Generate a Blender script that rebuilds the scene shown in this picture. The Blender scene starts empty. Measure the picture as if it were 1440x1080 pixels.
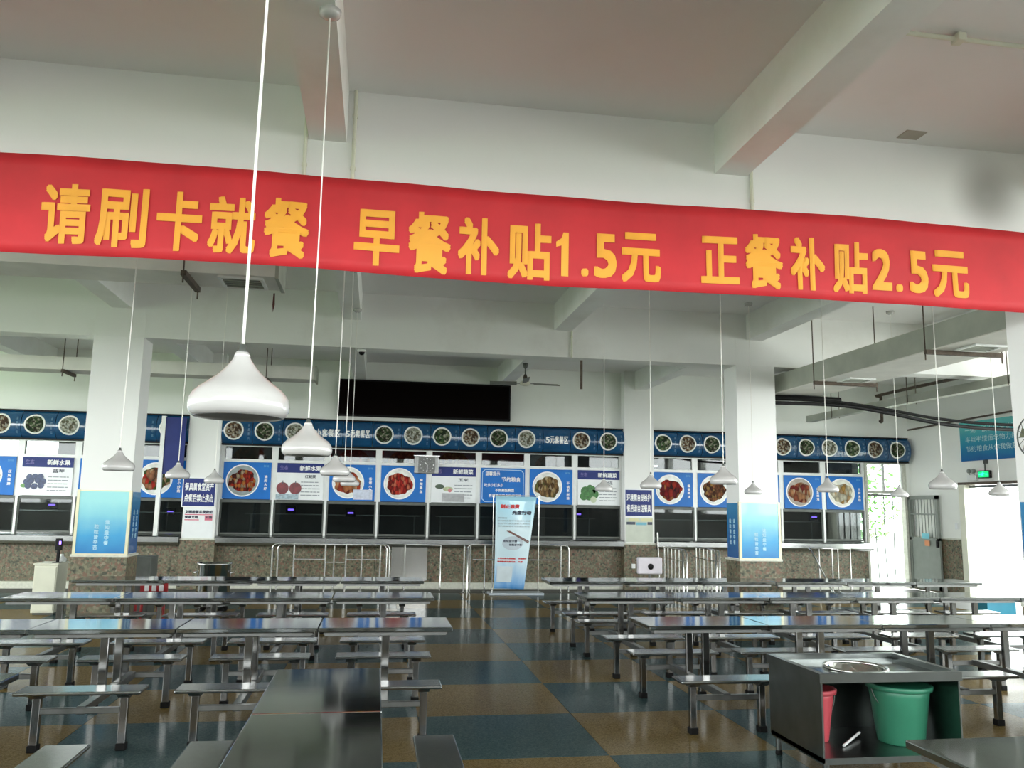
import bpy, bmesh, math, random
from mathutils import Vector, Matrix
random.seed(7)
PI = math.pi
SC = bpy.context.scene
COL = SC.collection

# ------------------------------------------------------------------ camera
F = 1157.78; EYE = 1.75
def _n(v): return Vector(v).normalized()
_Y = _n((529 - 720, 709 - 540, F)); _X = Vector((8000 - 720, 836 - 540, F)).normalized()
_X = (_X - _X.dot(_Y) * _Y).normalized(); _Z = _X.cross(_Y)
if _Z.y > 0: _Z = -_Z
RIGHT = Vector((_X.x, _Y.x, _Z.x)); DOWN = Vector((_X.y, _Y.y, _Z.y)); FWD = Vector((_X.z, _Y.z, _Z.z))
cam_d = bpy.data.cameras.new('camera'); cam = bpy.data.objects.new('camera', cam_d); COL.objects.link(cam)
cam_d.sensor_width = 36; cam_d.lens = F / 1440 * 36; cam_d.clip_start = .05; cam_d.clip_end = 400
m = Matrix.Identity(4)
for i in range(3):
    m[i][0] = RIGHT[i]; m[i][1] = -DOWN[i]; m[i][2] = -FWD[i]
m[2][3] = EYE
cam.matrix_world = m
SC.camera = cam

# ------------------------------------------------------------------ daylight
SKY = 1.0
w = bpy.data.worlds.new('overcast_sky'); SC.world = w; w.use_nodes = True
bg = w.node_tree.nodes['Background']; bg.inputs[0].default_value = (.96, 1.0, .985, 1); bg.inputs[1].default_value = SKY
SC.view_settings.view_transform = 'Standard'; SC.view_settings.look = 'None'
SC.view_settings.gamma = 1; SC.view_settings.use_curve_mapping = False
SC.view_settings.exposure = 3.9
SC.cycles.max_bounces = 10; SC.cycles.diffuse_bounces = 6; SC.cycles.glossy_bounces = 5
SC.cycles.transmission_bounces = 8; SC.cycles.transparent_max_bounces = 12
SC.cycles.sample_clamp_indirect = 6
def portal(name, loc, rot, sx, sy):
    l = bpy.data.lights.new(name, 'AREA'); l.shape = 'RECTANGLE'; l.size = sx; l.size_y = sy
    l.cycles.is_portal = True
    o = bpy.data.objects.new(name, l); COL.objects.link(o); o.location = loc; o.rotation_euler = rot

# ------------------------------------------------------------------ materials
MATS = {}
def _nt(name):
    mt = bpy.data.materials.new(name); mt.use_nodes = True
    return mt, mt.node_tree, mt.node_tree.nodes['Principled BSDF']
def mat(name, col, rough=.5, metal=0, var=.06, scale=6, bump=0, bscale=60, emit=None, estr=0, coat=0, trans=0, alpha=1, spec=.5):
    if name in MATS: return MATS[name]
    mt, t, p = _nt(name)
    L = t.links.new; N = t.nodes.new
    p.inputs['Roughness'].default_value = rough; p.inputs['Metallic'].default_value = metal
    p.inputs['Specular IOR Level'].default_value = spec
    p.inputs['Coat Weight'].default_value = coat; p.inputs['Coat Roughness'].default_value = .08
    p.inputs['Transmission Weight'].default_value = trans; p.inputs['Alpha'].default_value = alpha
    tc = N('ShaderNodeTexCoord')
    if var:
        nz = N('ShaderNodeTexNoise'); nz.inputs['Scale'].default_value = scale; nz.inputs['Detail'].default_value = 5
        L(tc.outputs['Object'], nz.inputs['Vector'])
        r = N('ShaderNodeValToRGB')
        r.color_ramp.elements[0].position = .3; r.color_ramp.elements[1].position = .7
        r.color_ramp.elements[0].color = tuple(max(0, c * (1 - var)) for c in col) + (1,)
        r.color_ramp.elements[1].color = tuple(min(1, c * (1 + var)) for c in col) + (1,)
        L(nz.outputs['Fac'], r.inputs[0]); L(r.outputs[0], p.inputs['Base Color'])
    else:
        p.inputs['Base Color'].default_value = tuple(col) + (1,)
    if bump:
        b = N('ShaderNodeBump'); b.inputs['Strength'].default_value = bump; b.inputs['Distance'].default_value = .01
        n2 = N('ShaderNodeTexNoise'); n2.inputs['Scale'].default_value = bscale; L(tc.outputs['Object'], n2.inputs['Vector'])
        L(n2.outputs['Fac'], b.inputs['Height']); L(b.outputs[0], p.inputs['Normal'])
    if emit:
        p.inputs['Emission Color'].default_value = tuple(emit) + (1,); p.inputs['Emission Strength'].default_value = estr
    MATS[name] = mt; return mt

def plaster(name, col, stain=(.45, .42, .36), amt=.35, seed=0., smudge=None):
    """painted plaster with old water stains; smudge = a sooty patch (centre, radius)"""
    mt, t, p = _nt(name); L = t.links.new; N = t.nodes.new
    p.inputs['Roughness'].default_value = .75
    tc = N('ShaderNodeTexCoord'); mp = N('ShaderNodeMapping'); mp.inputs['Location'].default_value = (seed, seed * 2, 0)
    L(tc.outputs['Object'], mp.inputs['Vector'])
    nz = N('ShaderNodeTexNoise'); nz.inputs['Scale'].default_value = .9; nz.inputs['Detail'].default_value = 7; nz.inputs['Roughness'].default_value = .62
    L(mp.outputs[0], nz.inputs['Vector'])
    r = N('ShaderNodeValToRGB'); r.color_ramp.elements[0].position = .52; r.color_ramp.elements[1].position = .8
    r.color_ramp.elements[0].color = (0, 0, 0, 1); r.color_ramp.elements[1].color = (amt, amt, amt, 1)
    L(nz.outputs['Fac'], r.inputs[0])
    mx = N('ShaderNodeMix'); mx.data_type = 'RGBA'
    mx.inputs['A'].default_value = tuple(col) + (1,); mx.inputs['B'].default_value = tuple(stain) + (1,)
    L(r.outputs[0], mx.inputs['Factor'])
    out = mx.outputs['Result']
    if smudge:
        c, rad = smudge
        g = N('ShaderNodeNewGeometry'); vs = N('ShaderNodeVectorMath'); vs.operation = 'SUBTRACT'; vs.inputs[1].default_value = c
        L(g.outputs['Position'], vs.inputs[0]); ln = N('ShaderNodeVectorMath'); ln.operation = 'LENGTH'; L(vs.outputs[0], ln.inputs[0])
        rr = N('ShaderNodeMapRange'); rr.inputs[1].default_value = rad * .1; rr.inputs[2].default_value = rad; rr.inputs[3].default_value = .72; rr.inputs[4].default_value = 0
        rr.interpolation_type = 'SMOOTHSTEP'; L(ln.outputs['Value'], rr.inputs[0])
        m2 = N('ShaderNodeMix'); m2.data_type = 'RGBA'; m2.inputs['B'].default_value = (.2, .19, .17, 1)
        L(rr.outputs[0], m2.inputs['Factor']); L(out, m2.inputs['A']); out = m2.outputs['Result']
    L(out, p.inputs['Base Color'])
    MATS[name] = mt; return mt

def speckle(name, cols, scale=40, rough=.35, coat=0, big=None):
    """stone-like mix of colours"""
    mt, t, p = _nt(name); L = t.links.new; N = t.nodes.new
    p.inputs['Roughness'].default_value = rough; p.inputs['Coat Weight'].default_value = coat; p.inputs['Coat Roughness'].default_value = .12
    tc = N('ShaderNodeTexCoord')
    v = N('ShaderNodeTexVoronoi'); v.inputs['Scale'].default_value = scale; L(tc.outputs['Object'], v.inputs['Vector'])
    nz = N('ShaderNodeTexNoise'); nz.inputs['Scale'].default_value = scale * .35; nz.inputs['Detail'].default_value = 6; L(tc.outputs['Object'], nz.inputs['Vector'])
    sp = N('ShaderNodeSeparateColor'); L(v.outputs['Color'], sp.inputs[0])
    mm = N('ShaderNodeMath'); mm.operation = 'ADD'; L(sp.outputs[0], mm.inputs[0]); L(nz.outputs['Fac'], mm.inputs[1])
    m2 = N('ShaderNodeMath'); m2.operation = 'MULTIPLY'; m2.inputs[1].default_value = .5; L(mm.outputs[0], m2.inputs[0])
    r = N('ShaderNodeValToRGB'); r.color_ramp.interpolation = 'LINEAR'
    el = r.color_ramp.elements
    while len(el) < len(cols): el.new(.5)
    for i, c in enumerate(cols):
        el[i].position = .2 + .6 * i / max(1, len(cols) - 1); el[i].color = tuple(c) + (1,)
    L(m2.outputs[0], r.inputs[0])
    L(r.outputs[0], p.inputs['Base Color'])
    MATS[name] = mt; return mt

def food(name, cols, scale=14, stretch=(1, 1, 1)):
    if name in MATS: return MATS[name]
    mt, t, p = _nt(name); L = t.links.new; N = t.nodes.new
    p.inputs['Roughness'].default_value = .6; p.inputs['Specular IOR Level'].default_value = .15
    tc = N('ShaderNodeTexCoord'); mp = N('ShaderNodeMapping'); mp.inputs['Scale'].default_value = stretch
    mp.inputs['Rotation'].default_value = (0, random.uniform(-.6, .6), 0)
    L(tc.outputs['Object'], mp.inputs[0])
    v = N('ShaderNodeTexVoronoi'); v.inputs['Scale'].default_value = scale; L(mp.outputs[0], v.inputs['Vector'])
    sp = N('ShaderNodeSeparateColor'); L(v.outputs['Color'], sp.inputs[0])
    r = N('ShaderNodeValToRGB'); r.color_ramp.interpolation = 'CONSTANT'; el = r.color_ramp.elements
    while len(el) < len(cols): el.new(.5)
    for i, c in enumerate(cols):
        el[i].position = i / len(cols); el[i].color = tuple(q ** 1.4 * .9 for q in c) + (1,)
    L(sp.outputs[0], r.inputs[0])
    ds = N('ShaderNodeMapRange'); ds.inputs[2].default_value = .7; ds.inputs[3].default_value = 1.15; ds.inputs[4].default_value = .45
    L(v.outputs['Distance'], ds.inputs[0])
    mx = N('ShaderNodeMix'); mx.data_type = 'RGBA'; mx.blend_type = 'MULTIPLY'; mx.inputs['Factor'].default_value = 1
    L(r.outputs[0], mx.inputs['A']); L(ds.outputs[0], mx.inputs['B'])
    L(mx.outputs['Result'], p.inputs['Base Color'])
    MATS[name] = mt; return mt

def vgrad(name, cols, rough=.25, coat=.3):
    """printed picture: colours from bottom to top"""
    mt, t, p = _nt(name); L = t.links.new; N = t.nodes.new
    p.inputs['Roughness'].default_value = rough; p.inputs['Coat Weight'].default_value = coat
    tc = N('ShaderNodeTexCoord'); s = N('ShaderNodeSeparateXYZ'); L(tc.outputs['Generated'], s.inputs[0])
    nz = N('ShaderNodeTexNoise'); nz.inputs['Scale'].default_value = 3; L(tc.outputs['Generated'], nz.inputs['Vector'])
    a = N('ShaderNodeMath'); a.operation = 'MULTIPLY_ADD'; a.inputs[1].default_value = .25; L(nz.outputs['Fac'], a.inputs[0]); L(s.outputs['Z'], a.inputs[2])
    r = N('ShaderNodeValToRGB'); el = r.color_ramp.elements
    while len(el) < len(cols): el.new(.5)
    for i, c in enumerate(cols):
        el[i].position = .08 + i / (len(cols) - 1); el[i].color = tuple(c) + (1,)
    L(a.outputs[0], r.inputs[0]); L(r.outputs[0], p.inputs['Base Color'])
    MATS[name] = mt; return mt

def glass(name, col=(.8, .85, .85), rough=.02, ior=1.45):
    if name in MATS: return MATS[name]
    mt, t, p = _nt(name)
    for n_ in list(t.nodes):
        if n_.type != 'OUTPUT_MATERIAL': t.nodes.remove(n_)
    N = t.nodes.new; L = t.links.new
    tr = N('ShaderNodeBsdfTransparent'); tr.inputs[0].default_value = tuple(col) + (1,)
    gl = N('ShaderNodeBsdfGlossy'); gl.inputs['Roughness'].default_value = rough
    fr = N('ShaderNodeFresnel'); fr.inputs[0].default_value = ior
    tc = N('ShaderNodeTexCoord'); nz = N('ShaderNodeTexNoise'); nz.inputs['Scale'].default_value = 2; L(tc.outputs['Object'], nz.inputs['Vector'])
    b = N('ShaderNodeBump'); b.inputs['Strength'].default_value = .05; L(nz.outputs['Fac'], b.inputs['Height']); L(b.outputs[0], gl.inputs['Normal'])
    mx = N('ShaderNodeMixShader'); L(fr.outputs[0], mx.inputs[0]); L(tr.outputs[0], mx.inputs[1]); L(gl.outputs[0], mx.inputs[2])
    L(mx.outputs[0], t.nodes['Material Output'].inputs[0])
    MATS[name] = mt; return mt

WALL = plaster('painted_wall', (.80, .82, .78), amt=.16)
BEAMW = plaster('beam_paint', (.80, .81, .79), amt=.32, seed=3)
BEAM1 = plaster('front_beam_paint', (.82, .82, .81), amt=.10, seed=5, smudge=((5.0, 5.93, 4.42), .42))
CEIL = plaster('ceiling_paint', (.80, .795, .785), amt=.12, seed=9)
COLW = plaster('column_paint', (.80, .81, .79), amt=.08, seed=1)
STEEL = mat('brushed_steel', (.33, .34, .34), .2, 1, .08, 30, .02, 90)
STEELT = mat('table_steel', (.31, .33, .33), .09, 1, .05, 8, .012, 6)
LEGST = mat('leg_steel', (.27, .27, .265), .15, 1, .08, 20)
STEELD = mat('dull_steel', (.25, .255, .25), .36, 1, .12, 12)
CHROME = mat('rail_steel', (.62, .62, .60), .14, 1, .05, 20)
GRAN = speckle('granite', [(.02, .024, .013), (.08, .085, .05), (.18, .17, .105), (.10, .095, .055), (.16, .08, .05), (.24, .225, .155)], 30, .5)
GRANP = mat('pale_stone', (.55, .56, .48), .4, 0, .12, 20)
TEAL = speckle('teal_terrazzo', [(.022, .045, .049), (.036, .066, .07), (.047, .08, .083), (.07, .102, .10)], 120, .27)
OCHRE = speckle('ochre_terrazzo', [(.09, .06, .02), (.135, .095, .036), (.168, .12, .05), (.20, .15, .075)], 120, .27)
for _m in (TEAL, OCHRE):   # sealed terrazzo: matt body under a thin polished seal
    _t = _m.node_tree; _p = _t.nodes['Principled BSDF']; _src = _p.inputs['Base Color'].links[0].from_socket
    _d = _t.nodes.new('ShaderNodeBsdfDiffuse'); _g = _t.nodes.new('ShaderNodeBsdfGlossy'); _g.inputs['Roughness'].default_value = .17
    _f = _t.nodes.new('ShaderNodeFresnel'); _f.inputs[0].default_value = 1.42
    _k = _t.nodes.new('ShaderNodeMath'); _k.operation = 'MULTIPLY'; _k.inputs[1].default_value = .42
    _x = _t.nodes.new('ShaderNodeMixShader'); _l = _t.links.new
    _l(_src, _d.inputs[0]); _l(_f.outputs[0], _k.inputs[0]); _l(_k.outputs[0], _x.inputs[0]); _l(_d.outputs[0], _x.inputs[1]); _l(_g.outputs[0], _x.inputs[2])
    _l(_x.outputs[0], _t.nodes['Material Output'].inputs[0]); _t.nodes.remove(_p)
GROUT = mat('grout', (.07, .07, .065), .6, 0, .1, 20)
RED = mat('red_cloth', (.60, .022, .03), .6, 0, .10, 2.5, .06, 5)
YEL = mat('yellow_print', (.93, .42, .035), .5, 0, .05, 4)
LAMPW = mat('lamp_enamel', (.50, .495, .485), .2, 0, .03, 10, coat=.6)
CORD = mat('white_cord', (.78, .77, .72), .5, 0, .05, 10)
BLACK = mat('black_plastic', (.004, .004, .0045), .5, 0, .2, 10, spec=.2)
RUBBER = mat('black_rubber', (.004, .004, .004), .7, 0, .2, 20, spec=.2)
LEDB = mat('led_board_face', (.003, .0015, .0015), .8, 0, .15, 40, spec=.05)
DGREY = mat('dark_grey_metal', (.10, .11, .10), .5, .3, .15, 8)
RUST = mat('rusty_iron', (.11, .085, .065), .7, .4, .3, 20)
DUCT = mat('galvanised_duct', (.40, .42, .36), .5, .35, .12, 3)
DUCTU = mat('white_duct_board', (.74, .73, .68), .6, 0, .07, 3)
FRAMEW = mat('white_aluminium', (.72, .74, .72), .4, .1, .05, 8)
NAVY = mat('navy_print', (.016, .03, .17), .4, 0, .1, 4, spec=.25)
BLUE = mat('blue_print', (.008, .15, .52), .4, 0, .12, 2, spec=.25)
BANDB = mat('lightbox_blue', (.01, .07, .17), .16, 0, .25, 5, coat=.8)
PAPER = mat('white_print', (.76, .79, .80), .35, 0, .04, 4)
WHITE = mat('white_ink', (.85, .87, .87), .45, 0, .03, 4)
INK = mat('dark_ink', (.04, .05, .08), .5, 0, .1, 10)
REDINK = mat('red_ink', (.60, .03, .03), .5, 0, .1, 10)
GREYINK = mat('grey_ink', (.25, .28, .30), .5, 0, .1, 10)
PLATE = mat('printed_plate', (.80, .82, .79), .3, 0, .06, 8)
CREAM = mat('cream_enamel', (.68, .68, .56), .45, 0, .05, 6)
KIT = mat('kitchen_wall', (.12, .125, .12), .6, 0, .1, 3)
UV = mat('insect_lamp_tube', (.2, .1, .6), .4, 0, 0, emit=(.22, .12, 1.0), estr=.35)
GREENL = mat('exit_sign_light', (.02, .3, .12), .4, 0, 0, emit=(.02, 1.0, .28), estr=.25)
TUBE = mat('kitchen_tube_light', (.8, .8, .85), .4, 0, 0, emit=(.9, .9, 1.0), estr=1.2)
PINKB = mat('pink_plastic', (.50, .07, .09), .4, 0, .06, 6)
GREENB = mat('green_plastic', (.035, .20, .12), .38, 0, .06, 6)
REDP = mat('red_plastic', (.32, .015, .02), .35, 0, .1, 6)
TEALP = mat('teal_plastic', (.01, .20, .30), .4, 0, .08, 6)
GLASS = glass('window_glass', (.55, .60, .60))
GLASSD = glass('clear_glass', (.92, .95, .94))
PVC = glass('pvc_curtain', (.93, .97, .96), .1, 1.12)
LEAF = mat('leaf', (.10, .26, .05), .5, 0, .4, 12)
CONC = mat('concrete', (.45, .45, .42), .8, 0, .12, 3)

# ------------------------------------------------------------------ geometry helpers
class G:
    def __init__(s): s.v = []; s.f = []; s.sm = []
    def add(s, vs, fs, smooth=False):
        b = len(s.v); s.v += [tuple(v) for v in vs]
        for f in fs: s.f.append(tuple(i + b for i in f)); s.sm.append(smooth)
        return s
    def box(s, x0, x1, y0, y1, z0, z1):
        x0, x1 = min(x0, x1), max(x0, x1); y0, y1 = min(y0, y1), max(y0, y1); z0, z1 = min(z0, z1), max(z0, z1)
        return s.add([(x0, y0, z0), (x1, y0, z0), (x1, y1, z0), (x0, y1, z0), (x0, y0, z1), (x1, y0, z1), (x1, y1, z1), (x0, y1, z1)],
              [(0, 3, 2, 1), (4, 5, 6, 7), (0, 1, 5, 4), (1, 2, 6, 5), (2, 3, 7, 6), (3, 0, 4, 7)])
    def rbox(s, x0, x1, y0, y1, z0, z1, r=.01, seg=2):
        bm = bmesh.new(); bmesh.ops.create_cube(bm, size=1)
        for v in bm.verts:
            v.co = Vector(((x0 + x1) / 2 + v.co.x * (x1 - x0), (y0 + y1) / 2 + v.co.y * (y1 - y0), (z0 + z1) / 2 + v.co.z * (z1 - z0)))
        bmesh.ops.bevel(bm, geom=bm.edges[:], offset=r, segments=seg, profile=.5, affect='EDGES')
        bm.verts.index_update()
        s.add([v.co[:] for v in bm.verts], [[v.index for v in f.verts] for f in bm.faces]); bm.free(); return s
    def tube(s, path, r, seg=10, cap=True, closed=False):
        P = [Vector(p) for p in path]; n = len(P); vs = []; fs = []
        up = None
        for i, p in enumerate(P):
            if closed: d = (P[(i + 1) % n] - P[i - 1]).normalized()
            else: d = (P[min(i + 1, n - 1)] - P[max(i - 1, 0)]).normalized()
            if up is None:
                a = Vector((0, 0, 1)) if abs(d.z) < .9 else Vector((1, 0, 0)); up = d.cross(a).normalized()
            up = (up - up.dot(d) * d).normalized(); q = d.cross(up)
            rr = r[i] if isinstance(r, (list, tuple)) else r
            for k in range(seg):
                t = 2 * PI * k / seg; vs.append(p + up * math.cos(t) * rr + q * math.sin(t) * rr)
        m_ = n if closed else n - 1
        for i in range(m_):
            for k in range(seg):
                a = i * seg + k; b = i * seg + (k + 1) % seg; j = ((i + 1) % n) * seg
                fs.append((a, b, j + (k + 1) % seg, j + k))
        s.add(vs, fs, True)
        if cap and not closed:
            s.add(vs[:seg], [tuple(range(seg))[::-1]]); s.add(vs[-seg:], [tuple(range(seg))])
        return s
    def lathe(s, prof, c, seg=32, axis='z', closed=False):
        vs = []; fs = []; n = len(prof)
        for r, h in prof:
            for k in range(seg):
                t = 2 * PI * k / seg; a, b = r * math.cos(t), r * math.sin(t)
                vs.append({'z': (c[0] + a, c[1] + b, c[2] + h), 'y': (c[0] + a, c[1] + h, c[2] + b), 'x': (c[0] + h, c[1] + a, c[2] + b)}[axis])
        for i in range(n - 1):
            for k in range(seg):
                fs.append((i * seg + k, i * seg + (k + 1) % seg, (i + 1) * seg + (k + 1) % seg, (i + 1) * seg + k))
        return s.add(vs, fs, True)
    def prism(s, poly, axis, a0, a1):
        """poly: 2-D outline; axis: the extruded axis"""
        n = len(poly)
        def P(p, a): return {'x': (a, p[0], p[1]), 'y': (p[0], a, p[1]), 'z': (p[0], p[1], a)}[axis]
        vs = [P(p, a0) for p in poly] + [P(p, a1) for p in poly]
        fs = [tuple(range(n))[::-1], tuple(range(n, 2 * n))] + [(i, (i + 1) % n, n + (i + 1) % n, n + i) for i in range(n)]
        return s.add(vs, fs)
    def disc(s, c, r, seg=32, axis='y', sx=1):
        vs = [tuple(c)]
        for k in range(seg):
            t = 2 * PI * k / seg; a, b = r * sx * math.cos(t), r * math.sin(t)
            vs.append({'y': (c[0] + a, c[1], c[2] + b), 'x': (c[0], c[1] + a, c[2] + b), 'z': (c[0] + a, c[1] + b, c[2])}[axis])
        return s.add(vs, [(0, 1 + k, 1 + (k + 1) % seg) for k in range(seg)])
    def xf(s, fn, i0=0):
        s.v = s.v[:i0] + [tuple(fn(v)) for v in s.v[i0:]]; return s

ORIG = {}
def tag(o, label=None, cat=None, group=None, kind=None):
    if label: o['label'] = label
    if cat: o['category'] = cat
    if group: o['group'] = group
    if kind: o['kind'] = kind
    return o
def thing(name, loc, label=None, cat=None, group=None, kind=None):
    o = bpy.data.objects.new(name, None); o.empty_display_size = .1; COL.objects.link(o); o.location = loc
    ORIG[o.name] = Vector(loc)
    return tag(o, label, cat, group, kind)
def build(name, g, material, parent=None, label=None, cat=None, group=None, kind=None, fixn=True):
    if parent is not None: org = ORIG[parent.name]
    else:
        xs = [v[0] for v in g.v]; ys = [v[1] for v in g.v]; zs = [v[2] for v in g.v]
        org = Vector(((min(xs) + max(xs)) / 2, (min(ys) + max(ys)) / 2, min(zs)))
    me = bpy.data.meshes.new(name)
    me.from_pydata([(v[0] - org.x, v[1] - org.y, v[2] - org.z) for v in g.v], [], g.f)
    me.polygons.foreach_set('use_smooth', g.sm)
    if fixn:
        bm = bmesh.new(); bm.from_mesh(me); bmesh.ops.recalc_face_normals(bm, faces=bm.faces[:]); bm.to_mesh(me); bm.free()
    me.materials.append(material); me.update()
    o = bpy.data.objects.new(name, me); COL.objects.link(o)
    if parent is not None: o.parent = parent
    else: o.location = org
    ORIG[o.name] = org
    return tag(o, label, cat, group, kind)
def copy_tree(o, parent=None):
    c = o.copy(); COL.objects.link(c); c.parent = parent
    for ch in o.children:
        if ch.name in KEEP_OUT: continue
        copy_tree(ch, c)
    return c
KEEP_OUT = set()

# text ---------------------------------------------------------------------
_TC = {}
def glyphs(body, off=0.):
    k = (body, off)
    if k not in _TC:
        c = bpy.data.curves.new('txt', 'FONT'); c.body = body; c.offset = off; c.resolution_u = 3
        o = bpy.data.objects.new('txt', c); COL.objects.link(o)
        dg = bpy.context.evaluated_depsgraph_get(); me = bpy.data.meshes.new_from_object(o.evaluated_get(dg))
        vs = [v.co[:] for v in me.vertices]; fs = [tuple(p.vertices) for p in me.polygons]
        bpy.data.objects.remove(o); bpy.data.curves.remove(c); bpy.data.meshes.remove(me)
        _TC[k] = (vs, fs)
    return _TC[k]
def put_text(g, body, box, place, off=.02, em=True, square=False):
    """box = (u0,u1,v0,v1) on the sheet; place(u,v) -> world point; off = extra stroke weight in em"""
    vs, fs = glyphs(body, 0.)
    xs = [v[0] for v in vs]; ys = [v[1] for v in vs]; x0, x1, y0, y1 = min(xs), max(xs), min(ys), max(ys)
    if em: y0, y1 = min(y0, -.06), max(y1, .82)
    if em and len(body) == 1: x0, x1 = min(x0, .04), max(x1, .96) if ord(body) > 255 else x1
    x0 -= off; x1 += off; y0 -= off; y1 += off
    u0, u1, v0, v1 = box
    su = (u1 - u0) / (x1 - x0); sv = (v1 - v0) / (y1 - y0)
    cnt = 0
    for dx, dy in [(a, b) for a in (-1, 0, 1) for b in (-1, 0, 1)] if square else (((0, 0), (1, .5), (-1, -.5), (.5, -1), (-.5, 1)) if off > .012 else ((0, 0),)):
        e = 1e-3; p0 = Vector(place(u0, v0)); nn = (Vector(place(u0 + e, v0)) - p0).cross(Vector(place(u0, v0 + e)) - p0).normalized() * (.0007 * cnt); cnt += 1
        g.add([Vector(place(u0 + (v[0] + dx * off - x0) * su, v0 + (v[1] + dy * off - y0) * sv)) + nn for v in vs], fs)
def front(y): return lambda u, v: (u, y, v)
def vtext(g, body, uc, vtop, size, place, gap=1.15, off=.03):
    for i, ch in enumerate(body):
        put_text(g, ch, (uc - size / 2, uc + size / 2, vtop - size - i * size * gap, vtop - i * size * gap), place, off)

# ================================================================== SETTING
XL, XR, YB, YF, ZC = -13.0, 12.56, 18.0, -4.5, 4.82
def struct(name, g, m_, parent=None, label=None): return build(name, g, m_, parent, label=label, kind='structure' if parent is None else None)
fl = struct('floor', G().box(XL, XR, YF, YB, -.25, -.012), GROUT, label='polished terrazzo floor chequered in teal and ochre')
# terrazzo slabs: 1.307 x 1.22 m
tm = {}
for c in (TEAL, OCHRE):
    me = bpy.data.meshes.new('tile'); g = G().box(-.6515, .6515, -.608, .608, -.012, 0)
    me.from_pydata(g.v, [], g.f); me.materials.append(c); tm[c.name] = me
org = ORIG[fl.name]
for i in range(-7, 9):
    for j in range(-4, 11):
        cx = 1.72 - 1.307 * i - .6535; cy = 6.02 + 1.22 * j + .61
        if cx - .65 < -8.9 or cx + .65 > XR or cy + .6 > YB + .1 or cy < 1.0: continue
        c = TEAL if (i + j) % 2 == 0 else OCHRE
        o = bpy.data.objects.new('tile', tm[c.name]); COL.objects.link(o); o.parent = fl
        o.location = Vector((cx, cy, 0)) - org
rest = G()
struct('ceiling', G().box(XL, XR, YF, YB, ZC, ZC + .2), CEIL, label='grey-white plastered ceiling slab')

# beams: cross beams at Y = 6 and 12, lengthwise beams at X = -3.5 .. 8.8
build('cross_beam', G().box(XL, XR, 5.93, 6.3, 4.0, ZC), BEAM1, label='white cross beam behind the red banner', kind='structure')
build('cross_beam', G().box(XL, XR, 12.0, 12.35, 4.0, ZC), BEAMW, label='grey-white cross beam carried by the two tall columns', kind='structure')
build('cross_beam', G().box(XL, XR, .0 - .2, .15, 4.0, ZC), BEAMW, label='cross beam overhead behind the photographer', kind='structure')
LB = [(-6.75, 'far left'), (-3.62, 'left column'), (-.46, 'left pendant lamps'), (2.70, 'aisle'), (5.80, 'right column'), (8.95, 'right duct')]
for x, nm in LB:
    hw = .135
    for k, (a, b) in enumerate(((.15, 5.93), (6.3, 12.0), (12.35, YB), (YF, -.2))):
        if k == 3 and abs(x) > 4: continue
        build('ceiling_beam', G().box(x - hw, x + hw, a, b, 4.41, ZC), BEAMW,
              label=f'lengthwise ceiling beam of the {["front", "middle", "far", "rear"][k]} bay above the {nm}', kind='structure')

# columns: granite foot, printed panels, plaster shaft
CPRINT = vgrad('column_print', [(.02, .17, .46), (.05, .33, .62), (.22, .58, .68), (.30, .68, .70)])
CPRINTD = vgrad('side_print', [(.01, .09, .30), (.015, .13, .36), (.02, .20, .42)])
GOLD = mat('pale_gold_trim', (.62, .60, .42), .4, .3, .05, 8)
VERSE = ('谁知盘中餐', '粒粒皆辛苦')
def column(x0, x1, y0, label, poster=True):
    y1 = y0 + (.46 if y0 > 10 else .43)
    t = thing('column', ((x0 + x1) / 2, y0 + .23, 0), label, kind='structure')
    build('shaft', G().box(x0, x1, y0, y1, 0, 4.0), COLW, t)
    if y0 > 10: build('shaft_head', G().box(x0, x1, y0 - .004, y0 + .03, 4.0, 4.41), COLW, t)
    e = .02
    for side in 'flr':   # granite slabs
        if side == 'f': q = G().box(x0 - e, x1 + e, y0 - e, y0, 0, .99)
        if side == 'l': q = G().box(x0 - e, x0, y0, y1 + e, 0, .99)
        if side == 'r': q = G().box(x1, x1 + e, y0, y1 + e, 0, .99)
        build('granite_slab', q, GRAN, t)
    build('stone_capping', G().box(x0 - .03, x1 + .03, y0 - .03, y1 + .03, .99, 1.02), GRANP, t)
    p = build('printed_panel', G().box(x0 + .01, x1 - .01, y0 - .015, y0, 1.03, 1.86), CPRINT, t, label='pale blue panel with vertical white verse')
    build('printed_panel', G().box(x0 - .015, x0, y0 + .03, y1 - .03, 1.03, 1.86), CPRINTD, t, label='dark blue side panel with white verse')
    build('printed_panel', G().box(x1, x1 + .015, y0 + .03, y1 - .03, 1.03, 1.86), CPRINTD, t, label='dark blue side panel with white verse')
    tr = G()
    for xx in (x0, x1): tr.box(xx - .018, xx + .018, y0 - .022, y0 + .02, 1.02, 1.88)
    tr.box(x0, x1, y0 - .02, y0 - .005, 1.86, 1.875).box(x0, x1, y0 - .02, y0 - .005, 1.02, 1.035)
    build('edge_trim', tr, GOLD, t)
    w_ = x1 - x0; FI = mat('faint_white_ink', (.42, .68, .80), .4)
    def verse(pl, *cols):
        for s_, u_, z_, q_ in cols:
            lt = G(); vtext(lt, s_, u_, z_, q_, pl); build('lettering', lt, FI, t)
    verse(front(y0 - .017), (VERSE[0], x0 + .60 * w_, 1.48, .06), (VERSE[1], x0 + .40 * w_, 1.42, .06))
    verse(lambda u, v: (x1 + .017, u, v), (VERSE[0], y0 + .30, 1.62, .07), (VERSE[1], y0 + .16, 1.62, .07))
    verse(lambda u, v: (x0 - .017, -u, v), (VERSE[0], -(y0 + .16), 1.62, .07), (VERSE[1], -(y0 + .30), 1.62, .07))
    return t
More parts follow.
